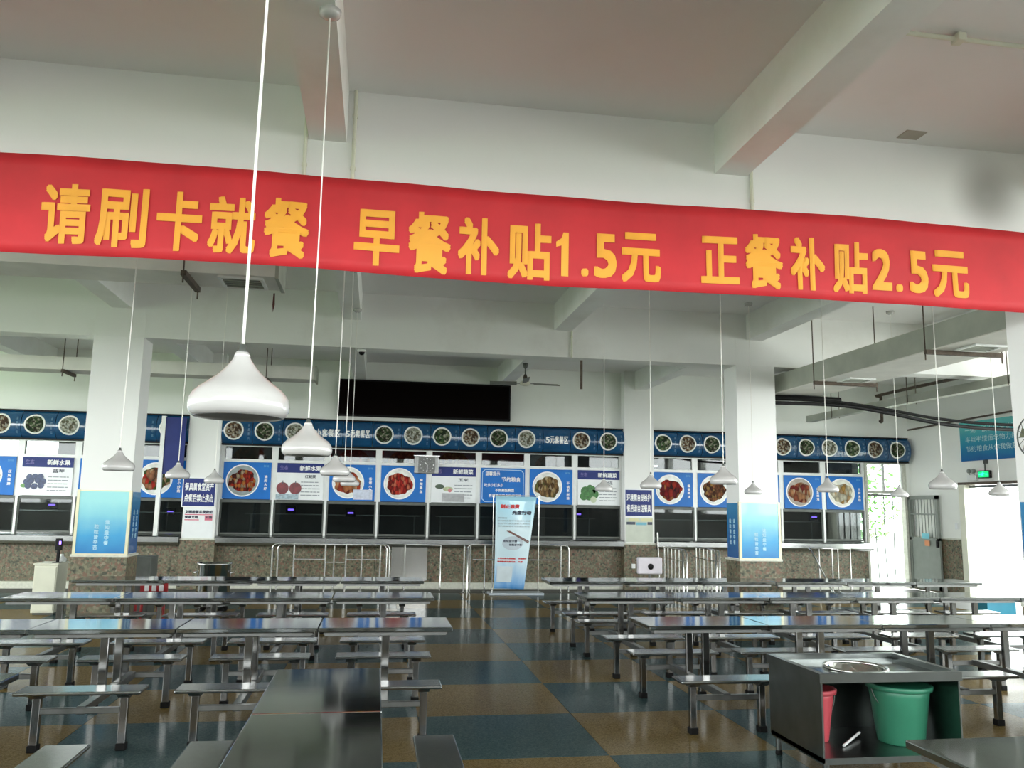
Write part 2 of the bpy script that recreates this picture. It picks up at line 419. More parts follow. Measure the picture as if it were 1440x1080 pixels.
column(-3.96, -3.30, 12.0, 'square white column with blue verse panels near the left wall of windows')
column(5.48, 6.12, 12.0, 'square white column with blue verse panels beside the steel queue barriers')
column(5.43, 6.07, 5.90, 'nearest white column at the right edge of the picture')
column(-3.93, -3.27, 5.90, 'near white column left of the picture')

# ---- back wall with serving hatches
wb = struct('wall_back', G().box(XL, -8.2, YB, YB + .22, 0, ZC).box(-8.2, XR, YB, YB + .22, 2.95, ZC).box(-8.2, 11.36, YB, YB + .22, 0, 1.0)
            .box(12.44, XR, YB, YB + .22, 0, 2.95), WALL, label='white back wall above the serving hatches')
for x in [-8.2 + 1.03 * k for k in range(19)]:
    x1 = min(x + 1.026, 11.36)
    build('granite_slab', G().box(x, x1, YB - .03, YB, .13, .88), GRAN, wb)
build('plinth', G().box(-8.2, 11.36, YB - .14, YB, 0, .135), GRANP, wb)
pil = []
for x0, x1, nm in ((-3.86, -3.22, 'left'), (5.42, 6.10, 'right')):
    t = thing('pilaster', ((x0 + x1) / 2, YB - .12, 0), f'white pilaster on the back wall carrying the {"first" if nm == "left" else "second"} navy rule sign', kind='structure')
    build('shaft', G().box(x0, x1, YB - .25, YB, .9, ZC), COLW, t)
    build('granite_slab', G().box(x0 - .02, x1 + .02, YB - .27, YB, 0, .97), GRAN, t)
    build('stone_capping', G().box(x0 - .02, x1 + .02, YB - .28, YB, .97, 1.0), GRANP, t)
# stainless counter shelf
def shelf(x0, x1, label):
    g = G().prism([(YB + .1, 1.08), (YB - .28, 1.05), (YB - .32, 1.03), (YB - .32, .93), (YB - .24, .87), (YB, .87)], 'x', x0, x1)
    build('counter_shelf', g, STEEL, label=label, cat='counter', group='steel counters under the hatches')
shelf(-8.2, -3.89, 'brushed steel counter shelf running left from the first pilaster')
shelf(-3.19, 5.39, 'long brushed steel counter shelf between the two pilasters')
shelf(6.13, 11.36, 'brushed steel counter shelf right of the second pilaster')

build('steel_panel', G().rbox(.36, 1.12, YB - .05, YB - .03, .16, .86, .004), CHROME, wb, label='polished steel access panel')
# hatches: frame, transom pane, lower pane
def hatch(n, x0, x1):
    t = thing(f'window_{n}', ((x0 + x1) / 2, YB, 1.06), f'serving hatch number {n} from the left in the back wall', kind='structure')
    m_ = .065
    y0, y1 = YB - .03, YB + .06
    fr = G().box(x0, x0 + m_, y0, y1, 1.80, 2.96).box(x1 - m_, x1, y0, y1, 1.80, 2.96)
    fr.box(x0 + m_, x1 - m_, y0, y1, 2.58, 2.64).box(x0 + m_, x1 - m_, y0, y1, 2.90, 2.96)
    fr.box(x0, x0 + .022, y0, y1, 1.06, 1.80).box(x1 - .022, x1, y0, y1, 1.06, 1.80)
    build('frame', fr, FRAMEW, t)
    build('transom_pane', G().box(x0 + m_, x1 - m_, YB + .01, YB + .016, 2.64, 2.90), GLASS, t)
    lo = G().box(x0 + .03, x1 - .03, YB + .0, YB + .04, 1.74, 1.80).box(x0 + .03, x1 - .03, YB, YB + .04, 1.08, 1.12)
    lo.box(x0 + .03, x0 + .055, YB, YB + .04, 1.12, 1.74).box(x1 - .055, x1 - .03, YB, YB + .04, 1.12, 1.74)
    build('sash', lo, DGREY, t)
    build('serving_pane', G().box(x0 + .055, x1 - .055, YB + .02, YB + .026, 1.12, 1.74), GLASS, t)
    return t
HX = []
for k in range(4): HX.append((-3.86 - 1.078 * (4 - k), -3.86 - 1.078 * (3 - k)))
for k in range(8): HX.append((-3.22 + 1.08 * k, -3.22 + 1.08 * (k + 1)))
for k in range(5): HX.append((6.10 + 1.05 * k, 6.10 + 1.05 * (k + 1)))
for i, (a, b) in enumerate(HX): hatch(i + 1, a, b)

# kitchen behind the hatches
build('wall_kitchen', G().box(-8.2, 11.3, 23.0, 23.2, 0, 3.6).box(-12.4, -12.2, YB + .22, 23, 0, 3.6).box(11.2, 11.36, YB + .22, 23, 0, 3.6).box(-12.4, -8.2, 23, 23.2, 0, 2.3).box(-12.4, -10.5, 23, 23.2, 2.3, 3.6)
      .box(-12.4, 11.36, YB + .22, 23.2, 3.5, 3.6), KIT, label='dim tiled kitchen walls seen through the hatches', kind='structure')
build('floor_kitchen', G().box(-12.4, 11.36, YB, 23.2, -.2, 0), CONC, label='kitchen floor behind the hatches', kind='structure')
def kitchen_counter(x0, x1, label):
    t = thing('kitchen_counter', ((x0 + x1) / 2, 19.3, 0), label, 'counter', 'steel kitchen counters')
    build('worktop', G().rbox(x0, x1, 18.9, 19.7, .98, 1.03, .008), STEELD, t)
    for xx in (x0 + .05, (x0 + x1) / 2, x1 - .05):
        for yy in (18.95, 19.65): build('leg', G().tube([(xx, yy, 0), (xx, yy, .98)], .025, 8), STEELD, t)
    build('over_shelf', G().box(x0, x1, 19.4, 19.7, 1.48, 1.5), STEELD, t)
    build('upright', G().tube([(x0 + .1, 19.66, 1.03), (x0 + .1, 19.66, 1.48)], .02, 8), STEELD, t)
    build('upright', G().tube([(x1 - .1, 19.66, 1.03), (x1 - .1, 19.66, 1.48)], .02, 8), STEELD, t)
kitchen_counter(-7.8, -4.2, 'steel kitchen counter behind the hatches left of the first pilaster')
kitchen_counter(-2.9, 1.0, 'steel kitchen counter behind the left of the long row of hatches')
kitchen_counter(1.4, 5.2, 'steel kitchen counter behind the right of the long row of hatches')
kitchen_counter(6.5, 11.0, 'steel kitchen counter behind the hatches right of the second pilaster')
for x, y, z, nm in ((-6.75, 18.9, 1.62, 'blueberry poster'), (-4.6, 19.9, 1.5, 'first pilaster'), (-1.85, 18.9, 1.6, 'red apple poster'), (-.55, 18.75, 1.55, 'sausage dish poster'), (4.65, 18.9, 1.6, 'broccoli poster'), (10.5, 18.8, 1.62, 'pale noodle dish poster')):
    t = thing('insect_trap', (x, y, z), f'small violet glowing insect trap in the kitchen under the {nm}', 'insect trap', 'violet insect traps')
    build('housing', G().rbox(x - .11, x + .11, y, y + .06, z - .09, z + .09, .01), BLACK, t)
    build('tube', G().tube([(x - .06, y - .015, z), (x + .06, y - .015, z)], .016, 8), UV, t)
for x, y, z, l_ in ((2.55, 20.6, 2.72, 'under the long row of hatches'), (7.0, 21.5, 2.9, 'behind the second pilaster')):
    t = thing('tube_light', (x, y, z), f'lit fluorescent tube light in the kitchen {l_}', 'light')
    build('housing', G().box(x - .5, x + .5, y - .04, y + .04, z + .02, z + .07), FRAMEW, t)
    build('tube', G().tube([(x - .48, y, z), (x + .48, y, z)], .016, 8), TUBE, t)
    build('hanger', G().tube([(x - .3, y, z + .07), (x - .3, y, 3.5)], .004, 6).tube([(x + .3, y, z + .07), (x + .3, y, 3.5)], .004, 6), DGREY, t)

# ---- right wall with door, left wall, rear wall with windows
RD0, RD1 = 14.3, 16.2     # door in the right wall (Y)
wr = struct('wall_right', G().box(XR, XR + .22, RD1, YB + .22, 0, ZC).box(XR, XR + .22, RD0, RD1, 2.41, ZC)
       .box(XR, XR + .22, 11.5, RD0, 0, ZC).box(XR, XR + .22, YF, 8.7, 0, 1.6).box(XR, XR + .22, YF, 11.5, 4.3, ZC)
       .box(XR, XR + .22, 8.2, 8.7, 1.6, 4.3).box(XR, XR + .22, 4.6, 5.1, 1.6, 4.3).box(XR, XR + .22, .9, 1.4, 1.6, 4.3).box(XR, XR + .22, -3, -2.5, 1.6, 4.3), WALL, label='white right wall with the side door')
build('granite_slab', G().box(XR - .03, XR, RD1 + .12, 16.9, 0, 1.19), GRAN, wr)
build('granite_slab', G().box(XR - .03, XR, 16.905, YB, 0, 1.19), GRAN, wr)
build('stone_capping', G().box(XR - .04, XR, RD1 + .12, YB, 1.19, 1.22), GRANP, wr)
wl = struct('wall_left', G().box(XL - .22, XL, YF, YB, 0, 1.6).box(XL - .22, XL, YF, YB, 4.3, ZC), WALL, label='white left wall with large windows')
for y in (-4.5, -.2, 5.8, 11.8, 17.5): build('pier', G().box(XL - .22, XL, y, y + .5, 1.6, 4.3), WALL, wl)
wf = struct('wall_front', G().box(XL, XR, YF - .22, YF, 0, 2.9).box(XL, XR, YF - .22, YF, 4.76, ZC), mat('rear_wall_tiles', (.10, .10, .09), .5, 0, .2, 3), label='wall with high windows behind the photographer')
for x in (-13, -8.5, -3.9, .9, 5.5, 10.0, 12.2): build('pier', G().box(x, x + .35, YF - .22, YF, 2.9, 4.76), WALL, wf)
portal('rear_portal', (-.2, YF - .1, 3.83), (PI / 2, 0, 0), 25.4, 1.86)
portal('left_portal', (XL - .1, 6.7, 2.95), (0, -PI / 2, 0), 2.7, 22.4)
portal('right_portal', (XR + .1, 2.1, 2.95), (0, PI / 2, 0), 2.7, 13.2)
portal('right_door_portal', (XR + .1, 10.1, 2.15), (0, PI / 2, 0), 4.3, 2.8)
portal('side_door_portal', (XR + .1, 15.25, 1.2), (0, PI / 2, 0), 2.4, 1.9)
portal('back_door_portal', (11.9, YB + .1, 1.45), (-PI / 2, 0, 0), 1.05, 2.9)
build('ground', G().box(-80, 80, -80, 80, -.35, -.26), CONC, label='pale concrete yard outside the canteen', kind='structure')

build('bounce_ground', G().box(-60, XL - .8, -60, 60, -.26, -.2), mat('bounce_green', (.10, .18, .06), .9, 0, .3, 4), label='unseen green ground added to tint the light at the left windows', kind='structure')  # added out of view: green ground that tints daylight bouncing in from the left
# back door: transom window, frame, PVC strips; the grille leaf stands open along the right wall
t = thing('door_1', (11.9, YB, 0), 'open back doorway with a light above and clear strip curtain', kind='structure')
fr = G()
for x in (11.37, 12.38): fr.box(x, x + .06, YB - .03, YB + .12, 0, 2.95)
fr.box(11.43, 12.38, YB - .03, YB + .12, 2.2, 2.27).box(11.43, 12.38, YB - .03, YB + .12, 2.89, 2.95)
build('frame', fr, GRANP, t)
build('transom_frame', G().box(11.86, 11.91, YB + .02, YB + .07, 2.27, 2.89).box(11.43, 11.47, YB + .02, YB + .07, 2.27, 2.89).box(12.34, 12.38, YB + .02, YB + .07, 2.27, 2.89), FRAMEW, t)
build('transom_pane', G().box(11.47, 11.86, YB + .04, YB + .046, 2.27, 2.89), GLASSD, t)
build('transom_pane', G().box(11.91, 12.34, YB + .04, YB + .046, 2.27, 2.89), GLASSD, t)
t = thing('strip_curtain', (11.9, YB + .1, .03), 'clear plastic strip curtain hanging in the back doorway', 'curtain')
build('rail', G().box(11.44, 12.37, YB + .085, YB + .115, 2.14, 2.19), STEELD, t)
def strip(y_of, n, a0, a1, z1, wavy, parent, axis):
    for k in range(n):
        u0 = a0 + (a1 - a0) * k / n; u1 = a0 + (a1 - a0) * (k + 1.12) / n; u1 = min(u1, a1)
        g = G(); vs = []; fs = []; zs = [.06 + (z1 - .06) * q / 8 for q in range(9)]
        for z in zs:
            for u, dd in ((u0, 0), ((u0 + u1) / 2, .02), (u1, 0)):
                d = dd + wavy * math.sin(z * 2.3 + k * 1.7) * .03 * (1 - z / z1) + (.006 if k % 2 else 0)
                vs.append((u, y_of + d, z) if axis == 'x' else (y_of + d, u, z))
        for q in range(8):
            for c in range(2): fs.append((q * 3 + c, q * 3 + c + 1, q * 3 + c + 4, q * 3 + c + 3))
        g.add(vs, fs, True); build('strip', g, PVC, parent, fixn=False)
strip(YB + .1, 4, 11.44, 12.37, 2.14, 1, t, 'x')
seam = G()
for k in (1, 2, 3):
    pts = [(11.44 + .2325 * k + .03 * math.sin(z * 2.3 + k) * (1 - z / 2.2), YB + .09, z) for z in [.06 + .26 * q for q in range(9)]]
    seam.tube(pts, .012, 6)
build('strip_edge', seam, DGREY, t)
# grille leaf
t = thing('door_leaf', (12.47, 17.45, 0), 'grey steel door leaf with barred upper half standing open against the right wall', 'door')
yy0, yy1, xx = 16.92, 17.98, 12.47
fr = G().box(xx - .025, xx + .025, yy0, yy0 + .09, .05, 2.16).box(xx - .025, xx + .025, yy1 - .09, yy1, .05, 2.16)
fr.box(xx - .025, xx + .025, yy0, yy1, 2.07, 2.16).box(xx - .025, xx + .025, yy0, yy1, 1.14, 1.2).box(xx - .025, xx + .025, yy0, yy1, .05, .14)
GREYD = mat('grey_door_paint', (.19, .21, .19), .5, .2, .08, 6)
build('frame', fr, GREYD, t); build('lower_panel', G().box(xx - .012, xx + .012, yy0 + .08, yy1 - .08, .13, 1.15), GREYD, t)
for k in range(8): build('bar', G().tube([(xx, yy0 + .15 + k * .11, 1.2), (xx, yy0 + .15 + k * .11, 2.07)], .009, 6), GREYD, t)
build('cross_bar', G().box(xx - .012, xx + .012, yy0 + .08, yy1 - .08, 1.72, 1.75), GREYD, t)
build('notice', G().box(xx - .031, xx - .026, 17.25, 17.5, 1.18, 1.30), mat('cyan_sticker', (.12, .45, .55), .4), t, label='cyan sticker')
build('notice', G().box(xx - .031, xx - .026, 17.25, 17.42, 1.02, 1.14), mat('orange_sticker', (.55, .18, .05), .4), t, label='orange sticker')
build('lock', G().rbox(xx - .06, xx - .025, yy0 + .02, yy0 + .08, 1.0, 1.16, .006), BLACK, t)
# side door
t = thing('door_2', (XR, 15.25, 0), 'bright open side doorway under the green exit sign', kind='structure')
fr = G().box(XR - .04, XR + .24, RD1 - .07, RD1 + .1, 0, 2.41).box(XR - .04, XR + .24, RD0, RD0 + .07, 0, 2.41)
build('frame', fr, CREAM, t); build('lintel', G().box(XR - .05, XR + .24, RD0, RD1 + .1, 2.38, 2.43), RUST, t)
t = thing('strip_curtain', (XR + .1, 15.4, .03), 'clear plastic strip curtain hanging in the bright side doorway', 'curtain')
build('rail', G().box(XR + .085, XR + .115, RD0 + .08, RD1 - .08, 2.31, 2.37), STEELD, t)
strip(XR + .1, 6, RD0 + .08, RD1 - .08, 2.31, .6, t, 'y')

# outside: yard wall and shrubs seen through the back door
def shrub(x, y, h, r, label):
    t = thing('shrub', (x, y, -.26), label, 'shrub', 'shrubs outside the back door')
    build('stem', G().tube([(x, y, -.26), (x + .03, y, h * .4), (x, y + .03, h * .75)], [.05, .04, .02], 8), RUST, t)
    g = G()
    for k in range(420):
        a = random.uniform(0, 2 * PI); b = random.uniform(-1, 1); q = random.uniform(.5, 1) * r
        c = Vector((x + q * math.cos(a) * math.sqrt(1 - b * b), y + q * math.sin(a) * math.sqrt(1 - b * b), h * .68 + b * h * .42))
        d = Vector((random.uniform(-1, 1), random.uniform(-1, 1), random.uniform(-.6, .6))).normalized() * .11; e = d.cross(Vector((random.random(), random.random(), 1))).normalized() * .045
        g.add([c - d, c + e, c + d, c - e], [(0, 1, 2, 3)])
    f_ = build('foliage', g, LEAF, t, fixn=False); f_['kind'] = 'stuff'
shrub(12.75, 21.0, 3.0, .9, 'leafy shrub outside seen through the left light over the back door')
shrub(14.2, 22.5, 3.4, 1.1, 'taller leafy shrub outside to the right of the back doorway')

HN = ['pink stew poster', 'blueberry poster', 'poster behind the left column', 'pork and pepper poster', 'red prawn poster', 'red apple poster', 'sausage poster', 'red shredded meat poster',
      'sliced vegetable poster', 'blue notice poster', 'mushroom poster', 'broccoli poster', 'dark red duck poster', 'brown bean poster', 'poster behind the right column', 'stew poster', 'noodle poster']
def over(x):
    for i, (a, b) in enumerate(HX):
        if a <= x < b: return ('left edge of the ', 'left half of the ', 'right half of the ', 'right edge of the ')[min(3, int(4 * (x - a) / (b - a)))] + HN[i]
    return 'back doorway' if x < 12.0 else 'right corner of the back doorway'
# ================================================================== LIGHT BOX BAND (barrel fronted menu boxes)
BZ0, BZ1 = 2.95, 3.49
def arc(tt): # tt -1..1 bottom to top -> (Y, Z)
    return YB - .06 - .21 * math.sqrt(max(0, 1 - (tt * .94) ** 2)), (BZ0 + BZ1) / 2 + (BZ1 - BZ0) / 2 * tt
DISH = [food('band_dish_a', [(.62, .64, .58), (.50, .53, .44), (.74, .72, .64), (.25, .24, .17)], 26), food('band_dish_b', [(.06, .12, .05), (.14, .2, .1), (.4, .4, .32), (.08, .07, .05)], 28),
        food('band_dish_c', [(.55, .5, .4), (.3, .2, .12), (.6, .6, .55), (.15, .1, .07)], 24), food('band_dish_d', [(.12, .22, .1), (.3, .35, .2), (.5, .52, .42), (.07, .1, .06)], 22)]
def arcpt(x, s, lift=.004):
    """s = height offset along the face measured in metres of z"""
    tt = s / ((BZ1 - BZ0) / 2); y, z = arc(max(-1, min(1, tt))); return (x, y - lift, z)
def band(x0, n, pitch, texts, where, hide=()):
    for k in range(n):
        if k in hide: continue
        a, b = x0 + k * pitch + .006, x0 + (k + 1) * pitch - .006
        cx = (a + b) / 2
        isx = k in texts
        lab = (f'dark blue menu light box reading {texts[k][1]}, {where}' if isx else f'blue dish light box above the {over(cx)}')
        t = thing('menu_light_box', (cx, YB - .15, BZ0), lab, 'light box', 'menu light boxes over the hatches')
        prof = [arc(-1 + 2 * q / 14) for q in range(15)]
        prof = [(YB, BZ0)] + prof + [(YB, BZ1)]
        build('body', G().prism(prof, 'x', a, b), BANDB, t)
        build('top_rail', G().box(a - .006, b + .006, YB - .16, YB, BZ1, BZ1 + .03), BLACK, t)
        build('bottom_rail', G().box(a - .006, b + .006, YB - .16, YB, BZ0 - .03, BZ0), BLACK, t)
        if isx:
            s_ = texts[k][0]; sz = .088; tot = len(s_)
            wd = (b - a) * .86
            for q, ch in enumerate(s_):
                u0 = a + (b - a) * .07 + wd * q / tot
                g = G(); put_text(g, ch, (u0, u0 + wd / tot * .92, -.085, .085), lambda u, v: arcpt(u, v), .03); build('character', g, WHITE, t)
        else:
            r = .2; px = cx - .065
            for nm, rr, mm, lf in (('plate', r, PLATE, .004), ('dish', r * .84, DISH[(k * 3 + n) % 4], .007)):
                g = G(); vs = [arcpt(px, 0, lf)]; fs = []
                for ring in (1, 2, 3):
                    for q in range(24):
                        an = 2 * PI * q / 24; vs.append(arcpt(px + rr * ring / 3 * math.cos(an), rr * ring / 3 * math.sin(an), lf))
                for q in range(24):
                    fs.append((0, 1 + q, 1 + (q + 1) % 24))
                    for ring in (0, 1):
                        o_ = 1 + ring * 24; fs.append((o_ + q, o_ + 24 + q, o_ + 24 + (q + 1) % 24, o_ + (q + 1) % 24))
                g.add(vs, fs, True); build(nm, g, mm, t)
            g = G()
            for q, hgt in enumerate((.14, .05, -.04, -.13)):
                put_text(g, '鲜菜香肉'[(k + q) % 4], (b - .085, b - .045, hgt - .06, hgt), lambda u, v: arcpt(u, v), .02)
            build('lettering', g, mat('dim_print', (.10, .22, .34), .4), t)['kind'] = 'stuff'
band(-3.86 - .64 * 7, 7, .64, {}, 'left of the first pilaster', hide=(4,))
band(-3.22, 14, .6171, {3: ('小套餐区', 'small set meals beside the lamps'), 4: ('5元套餐区', 'five yuan set meals left of centre'), 11: ('5元套餐区', 'five yuan set meals right of centre')}, 'between the pilasters')
band(6.10, 11, .577, {}, 'right of the second pilaster', hide=(4,))

# ================================================================== POSTERS IN THE HATCHES
PZ0, PZ1, PY = 1.81, 2.575, YB - .055
def poster_base(x0, x1, label, m_):
    t = thing('poster', ((x0 + x1) / 2, PY, PZ0), label, 'poster', 'posters over the hatches')
    build('sheet', G().box(x0, x1, PY, PY + .02, PZ0, PZ1), m_, t); return t
def disc_food(t, cx, cz, r, fm, y=PY - .002):
    build('plate', G().disc((cx, y, cz), r, 40), WHITE, t)
    build('dish_picture', G().disc((cx, y - .003, cz), r * .93, 40), fm, t)
def mound(t, cx, cz, w_, h_, fm, y=PY - .008):
    n = 36; ph = random.uniform(0, 6); pts = []
    for i in range(n):
        a = 2 * PI * i / n; k = 1 + .07 * math.sin(3 * a + ph) + .05 * math.sin(7 * a + 2 * ph) + .03 * math.sin(11 * a)
        pts.append((cx + w_ / 2 * k * math.cos(a), cz + h_ / 2 * k * math.sin(a)))
    build('food_picture', G().prism(pts, 'y', y, y + .004), fm, t)
def dish_poster(x0, x1, label, fcol, name, plate=(.7, .72, .68), scale=20, stretch=(1, 1, .7), sticker=False):
    t = poster_base(x0, x1, label, BLUE)
    w_ = x1 - x0; cx = x0 + .41 * w_; cz = (PZ0 + PZ1) / 2 + .0; r = .335
    disc_food(t, cx, cz, r, mat('plate_print_' + name[0] + str(round(x0)), plate, .3, 0, .25, 6))
    mound(t, cx, cz - .01, r * 1.62, r * 1.36, food('food_' + str(round(x0 * 10)), fcol, scale, stretch))
    for q, ch in enumerate(name): g = G(); vtext(g, ch, x1 - .1, (PZ0 + PZ1) / 2 + .12 - q * .082, .065, front(PY - .003)); build('character', g, WHITE, t)
    g = G(); put_text(g, '鲜味', (x1 - .16, x1 - .05, PZ1 - .10, PZ1 - .05), front(PY - .003), .0); build('logo', g, mat('pale_blue_ink', (.1, .35, .6), .4), t)
    if sticker:
        build('sticker', G().box(x1 - .45, x1 - .05, PY - .012, PY - .008, PZ0 + .03, PZ0 + .24), mat('pale_sticker', (.5, .55, .66), .3, 0, .15, 14), t, label='pale paper slip')
def product_poster(x0, x1, label, head, name, draw):
    t = poster_base(x0, x1, label, PAPER)
    build('header', G().box(x0, x1, PY - .004, PY, PZ1 - .2, PZ1), NAVY, t)
    g = G(); put_text(g, head, (x0 + .48 * (x1 - x0), x1 - .06, PZ1 - .155, PZ1 - .045), front(PY - .006), .03); build('title', g, WHITE, t)
    g = G(); put_text(g, '生态', (x0 + .06, x0 + .22, PZ1 - .14, PZ1 - .05), front(PY - .006), .02); build('logo', g, mat('violet_ink', (.14, .12, .35), .4), t)
    g = G(); put_text(g, name, (x0 + .60 * (x1 - x0), x1 - .16, PZ1 - .31, PZ1 - .235), front(PY - .003), .02); build('subtitle', g, INK, t)
    g = G()
    for i in range(5):
        z = PZ1 - .40 - i * .068; xx = x0 + .52 * (x1 - x0)
        while xx < x1 - .1:
            l_ = random.uniform(.04, .12); g.box(xx, min(xx + l_, x1 - .07), PY - .003, PY, z, z + .018); xx += l_ + .012
    build('text_lines', g, GREYINK, t)
    draw(t, x0 + .27 * (x1 - x0), PZ0 + .24)
def berries(t, cx, cz):
    for i, (dx, dz) in enumerate([(-.12, -.05), (0, -.06), (.12, -.04), (-.07, .05), (.06, .06), (0, .13), (-.15, .03), (.15, .04), (-.1, .12), (.1, .13)]):
        build('berry_picture', G().disc((cx + dx, PY - .004 - i * .0004, cz + dz), .062, 20), mat('blueberry_ink', (.04, .06, .14), .4, 0, .5, 20), t)
    build('leaf_picture', G().disc((cx - .2, PY - .003, cz - .05), .04, 12, sx=1.5), mat('green_ink', (.10, .25, .06), .4), t)
def apples(t, cx, cz):
    for dx in (-.13, .13):
        build('apple_picture', G().disc((cx + dx, PY - .004, cz), .125, 28), mat('dark_apple_ink', (.16, .012, .02), .3, 0, .5, 9), t)
        build('stalk_picture', G().box(cx + dx - .008, cx + dx + .008, PY - .005, PY - .002, cz + .09, cz + .16), INK, t)
    build('sticker', G().box(cx - .26, cx + .2, PY - .012, PY - .007, PZ0 + .01, PZ0 + .12), mat('slip_print', (.30, .40, .45), .3, 0, .3, 20), t, label='paper slip')
def corn(t, cx, cz):
    build('leaf_picture', G().disc((cx - .08, PY - .004, cz + .10), .05, 16, sx=2), mat('dark_green_ink', (.05, .09, .05), .4), t)
    build('vegetable_picture', G().disc((cx + .1, PY - .005, cz + .05), .05, 16, sx=2.2), mat('pale_green_ink', (.45, .5, .3), .4, 0, .3, 12), t)
    build('vegetable_picture', G().disc((cx + .14, PY - .007, cz + .02), .04, 16), mat('pink_ink', (.6, .2, .22), .4), t)
    build('sticker', G().box(cx - .02, cx + .45, PY - .012, PY - .008, PZ0 + .02, PZ0 + .2), mat('grey_slip', (.35, .36, .37), .3, 0, .15, 12), t, label='grey paper slip')
def broccoli(t, cx, cz):
    gm = mat('broccoli_ink', (.035, .16, .03), .4, 0, .45, 18)
    for dx, dz, r in ((-.08, .06, .11), (.06, .09, .10), (.12, 0, .10), (-.12, -.05, .09), (0, -.02, .12), (.02, .14, .07)):
        build('floret_picture', G().disc((cx + dx, PY - .004 - r * .02, cz + dz), r, 16), gm, t)
    build('stem_picture', G().disc((cx + .1, PY - .008, cz - .12), .07, 14), mat('pale_stem_ink', (.5, .58, .4), .4), t)
RE = [(.45, .06, .03), (.30, .04, .03), (.55, .25, .08), (.15, .03, .02), (.50, .40, .28)]
dish_poster(HX[0][0] + .06, HX[0][1] - .06, 'blue dish poster with pink stew at the left edge of the picture', [(.6, .2, .2), (.5, .3, .25), (.7, .5, .45)], '红焖猪蹄')
product_poster(HX[1][0] + .06, HX[1][1] - .06, 'white fruit poster with blueberries and navy header', '新鲜水果', '蓝莓', berries)
dish_poster(HX[2][0] + .06, HX[2][1] - .06, 'blue dish poster hidden behind the left tall column', RE, '家常豆腐')
dish_poster(HX[3][0] + .06, HX[3][1] - .06, 'blue dish poster with stir fried pork and green pepper left of the first pilaster', [(.45, .25, .15), (.25, .14, .08), (.10, .16, .04), (.5, .06, .03), (.6, .45, .3)], '农家小炒肉', scale=13)
dish_poster(HX[4][0] + .06, HX[4][1] - .06, 'blue dish poster with red braised prawns right of the first pilaster', RE, '油焖大虾', (.25, .3, .3), 20, (1, 1, .6))
product_poster(HX[5][0] + .06, HX[5][1] - .06, 'white fruit poster with two dark red apples', '新鲜水果', '红蛇果', apples)
dish_poster(HX[6][0] + .06, HX[6][1] - .06, 'blue dish poster with roast sausages partly under a paper slip', [(.5, .12, .06), (.6, .3, .15), (.3, .08, .04), (.65, .45, .3)], '香烤小肠', scale=11, sticker=True)
dish_poster(HX[7][0] + .06, HX[7][1] - .06, 'blue dish poster with bright red shredded meat left of the wall clock', [(.62, .10, .07), (.5, .05, .04), (.7, .28, .18), (.3, .05, .04)], '麻辣香丝', scale=22, stretch=(1, 1, .5))
product_poster(HX[8][0] + .06, HX[8][1] - .06, 'white vegetable poster with small sliced vegetables right of the wall clock', '新鲜蔬菜', '玉米', corn)
# blue notice
x0, x1 = HX[9][0] + .05, HX[9][1] - .05
t = poster_base(x0, x1, 'blue notice poster with white lines of text about saving food', BLUE)
g = G()
fx0, fx1, fz0, fz1 = x0 + .03, x1 - .03, PZ0 + .03, PZ1 - .03
for a, b, c, d in ((fx0, fx0 + .012, fz0 + .06, fz1 - .06), (fx1 - .012, fx1, fz0 + .06, fz1 - .06), (fx0 + .06, fx1 - .06, fz0, fz0 + .012), (fx0 + .06, fx1 - .06, fz1 - .012, fz1)):
    g.box(a, b, PY - .004, PY, c, d)
for sx, sz, px, pz in ((1, 1, fx0, fz0), (-1, 1, fx1, fz0), (1, -1, fx0, fz1), (-1, -1, fx1, fz1)):
    g.prism([(px, pz + sz * .06), (px + sx * .02, pz + sz * .06), (px + sx * .06, pz + sz * .02), (px + sx * .06, pz)], 'y', PY - .004, PY)
build('border', g, mat('pale_border_ink', (.45, .65, .8), .4), t)
for s_, a, b, c, d in (('温馨提示', .1, .42, .60, .69), ('节约粮食', .46, .88, .47, .58), ('吃多少打多少', .08, .50, .36, .435), ('不倒剩饭剩菜', .32, .74, .25, .325), ('养成节约粮食的好习惯', .18, .90, .13, .205)):
    g = G(); put_text(g, s_, (x0 + a, x0 + b, PZ0 + c, PZ0 + d), front(PY - .005), .02); build('lettering', g, WHITE, t)
dish_poster(HX[10][0] + .06, HX[10][1] - .06, 'blue dish poster with a heap of dry-pot mushrooms above the standing banner', [(.35, .24, .12), (.5, .38, .2), (.2, .13, .06), (.25, .25, .1), (.6, .5, .35)], '干锅茶树菇', scale=20, stretch=(1, 1, .5))
product_poster(HX[11][0] + .06, HX[11][1] - .06, 'white vegetable poster with green broccoli left of the second pilaster', '新鲜蔬菜', '西兰花', broccoli)
dish_poster(HX[12][0] + .06, HX[12][1] - .06, 'blue dish poster with dark red duck right of the second pilaster', [(.35, .03, .04), (.25, .04, .05), (.5, .08, .05), (.5, .25, .1), (.12, .03, .03)], '酱香鸭块', scale=12)
dish_poster(HX[13][0] + .06, HX[13][1] - .06, 'blue dish poster with brown braised beans left of the right tall column', [(.25, .12, .06), (.4, .2, .1), (.14, .06, .03), (.45, .3, .12)], '干煸四季豆', scale=18)
dish_poster(HX[14][0] + .06, HX[14][1] - .06, 'blue dish poster hidden behind the right tall column', RE, '红烧排骨')
dish_poster(HX[15][0] + .06, HX[15][1] - .06, 'blue dish poster with red and brown stew right of the right tall column', [(.4, .15, .08), (.55, .32, .18), (.3, .06, .04), (.65, .5, .35)], '土豆烧鸡', (.35, .3, .25), 12, sticker=False)
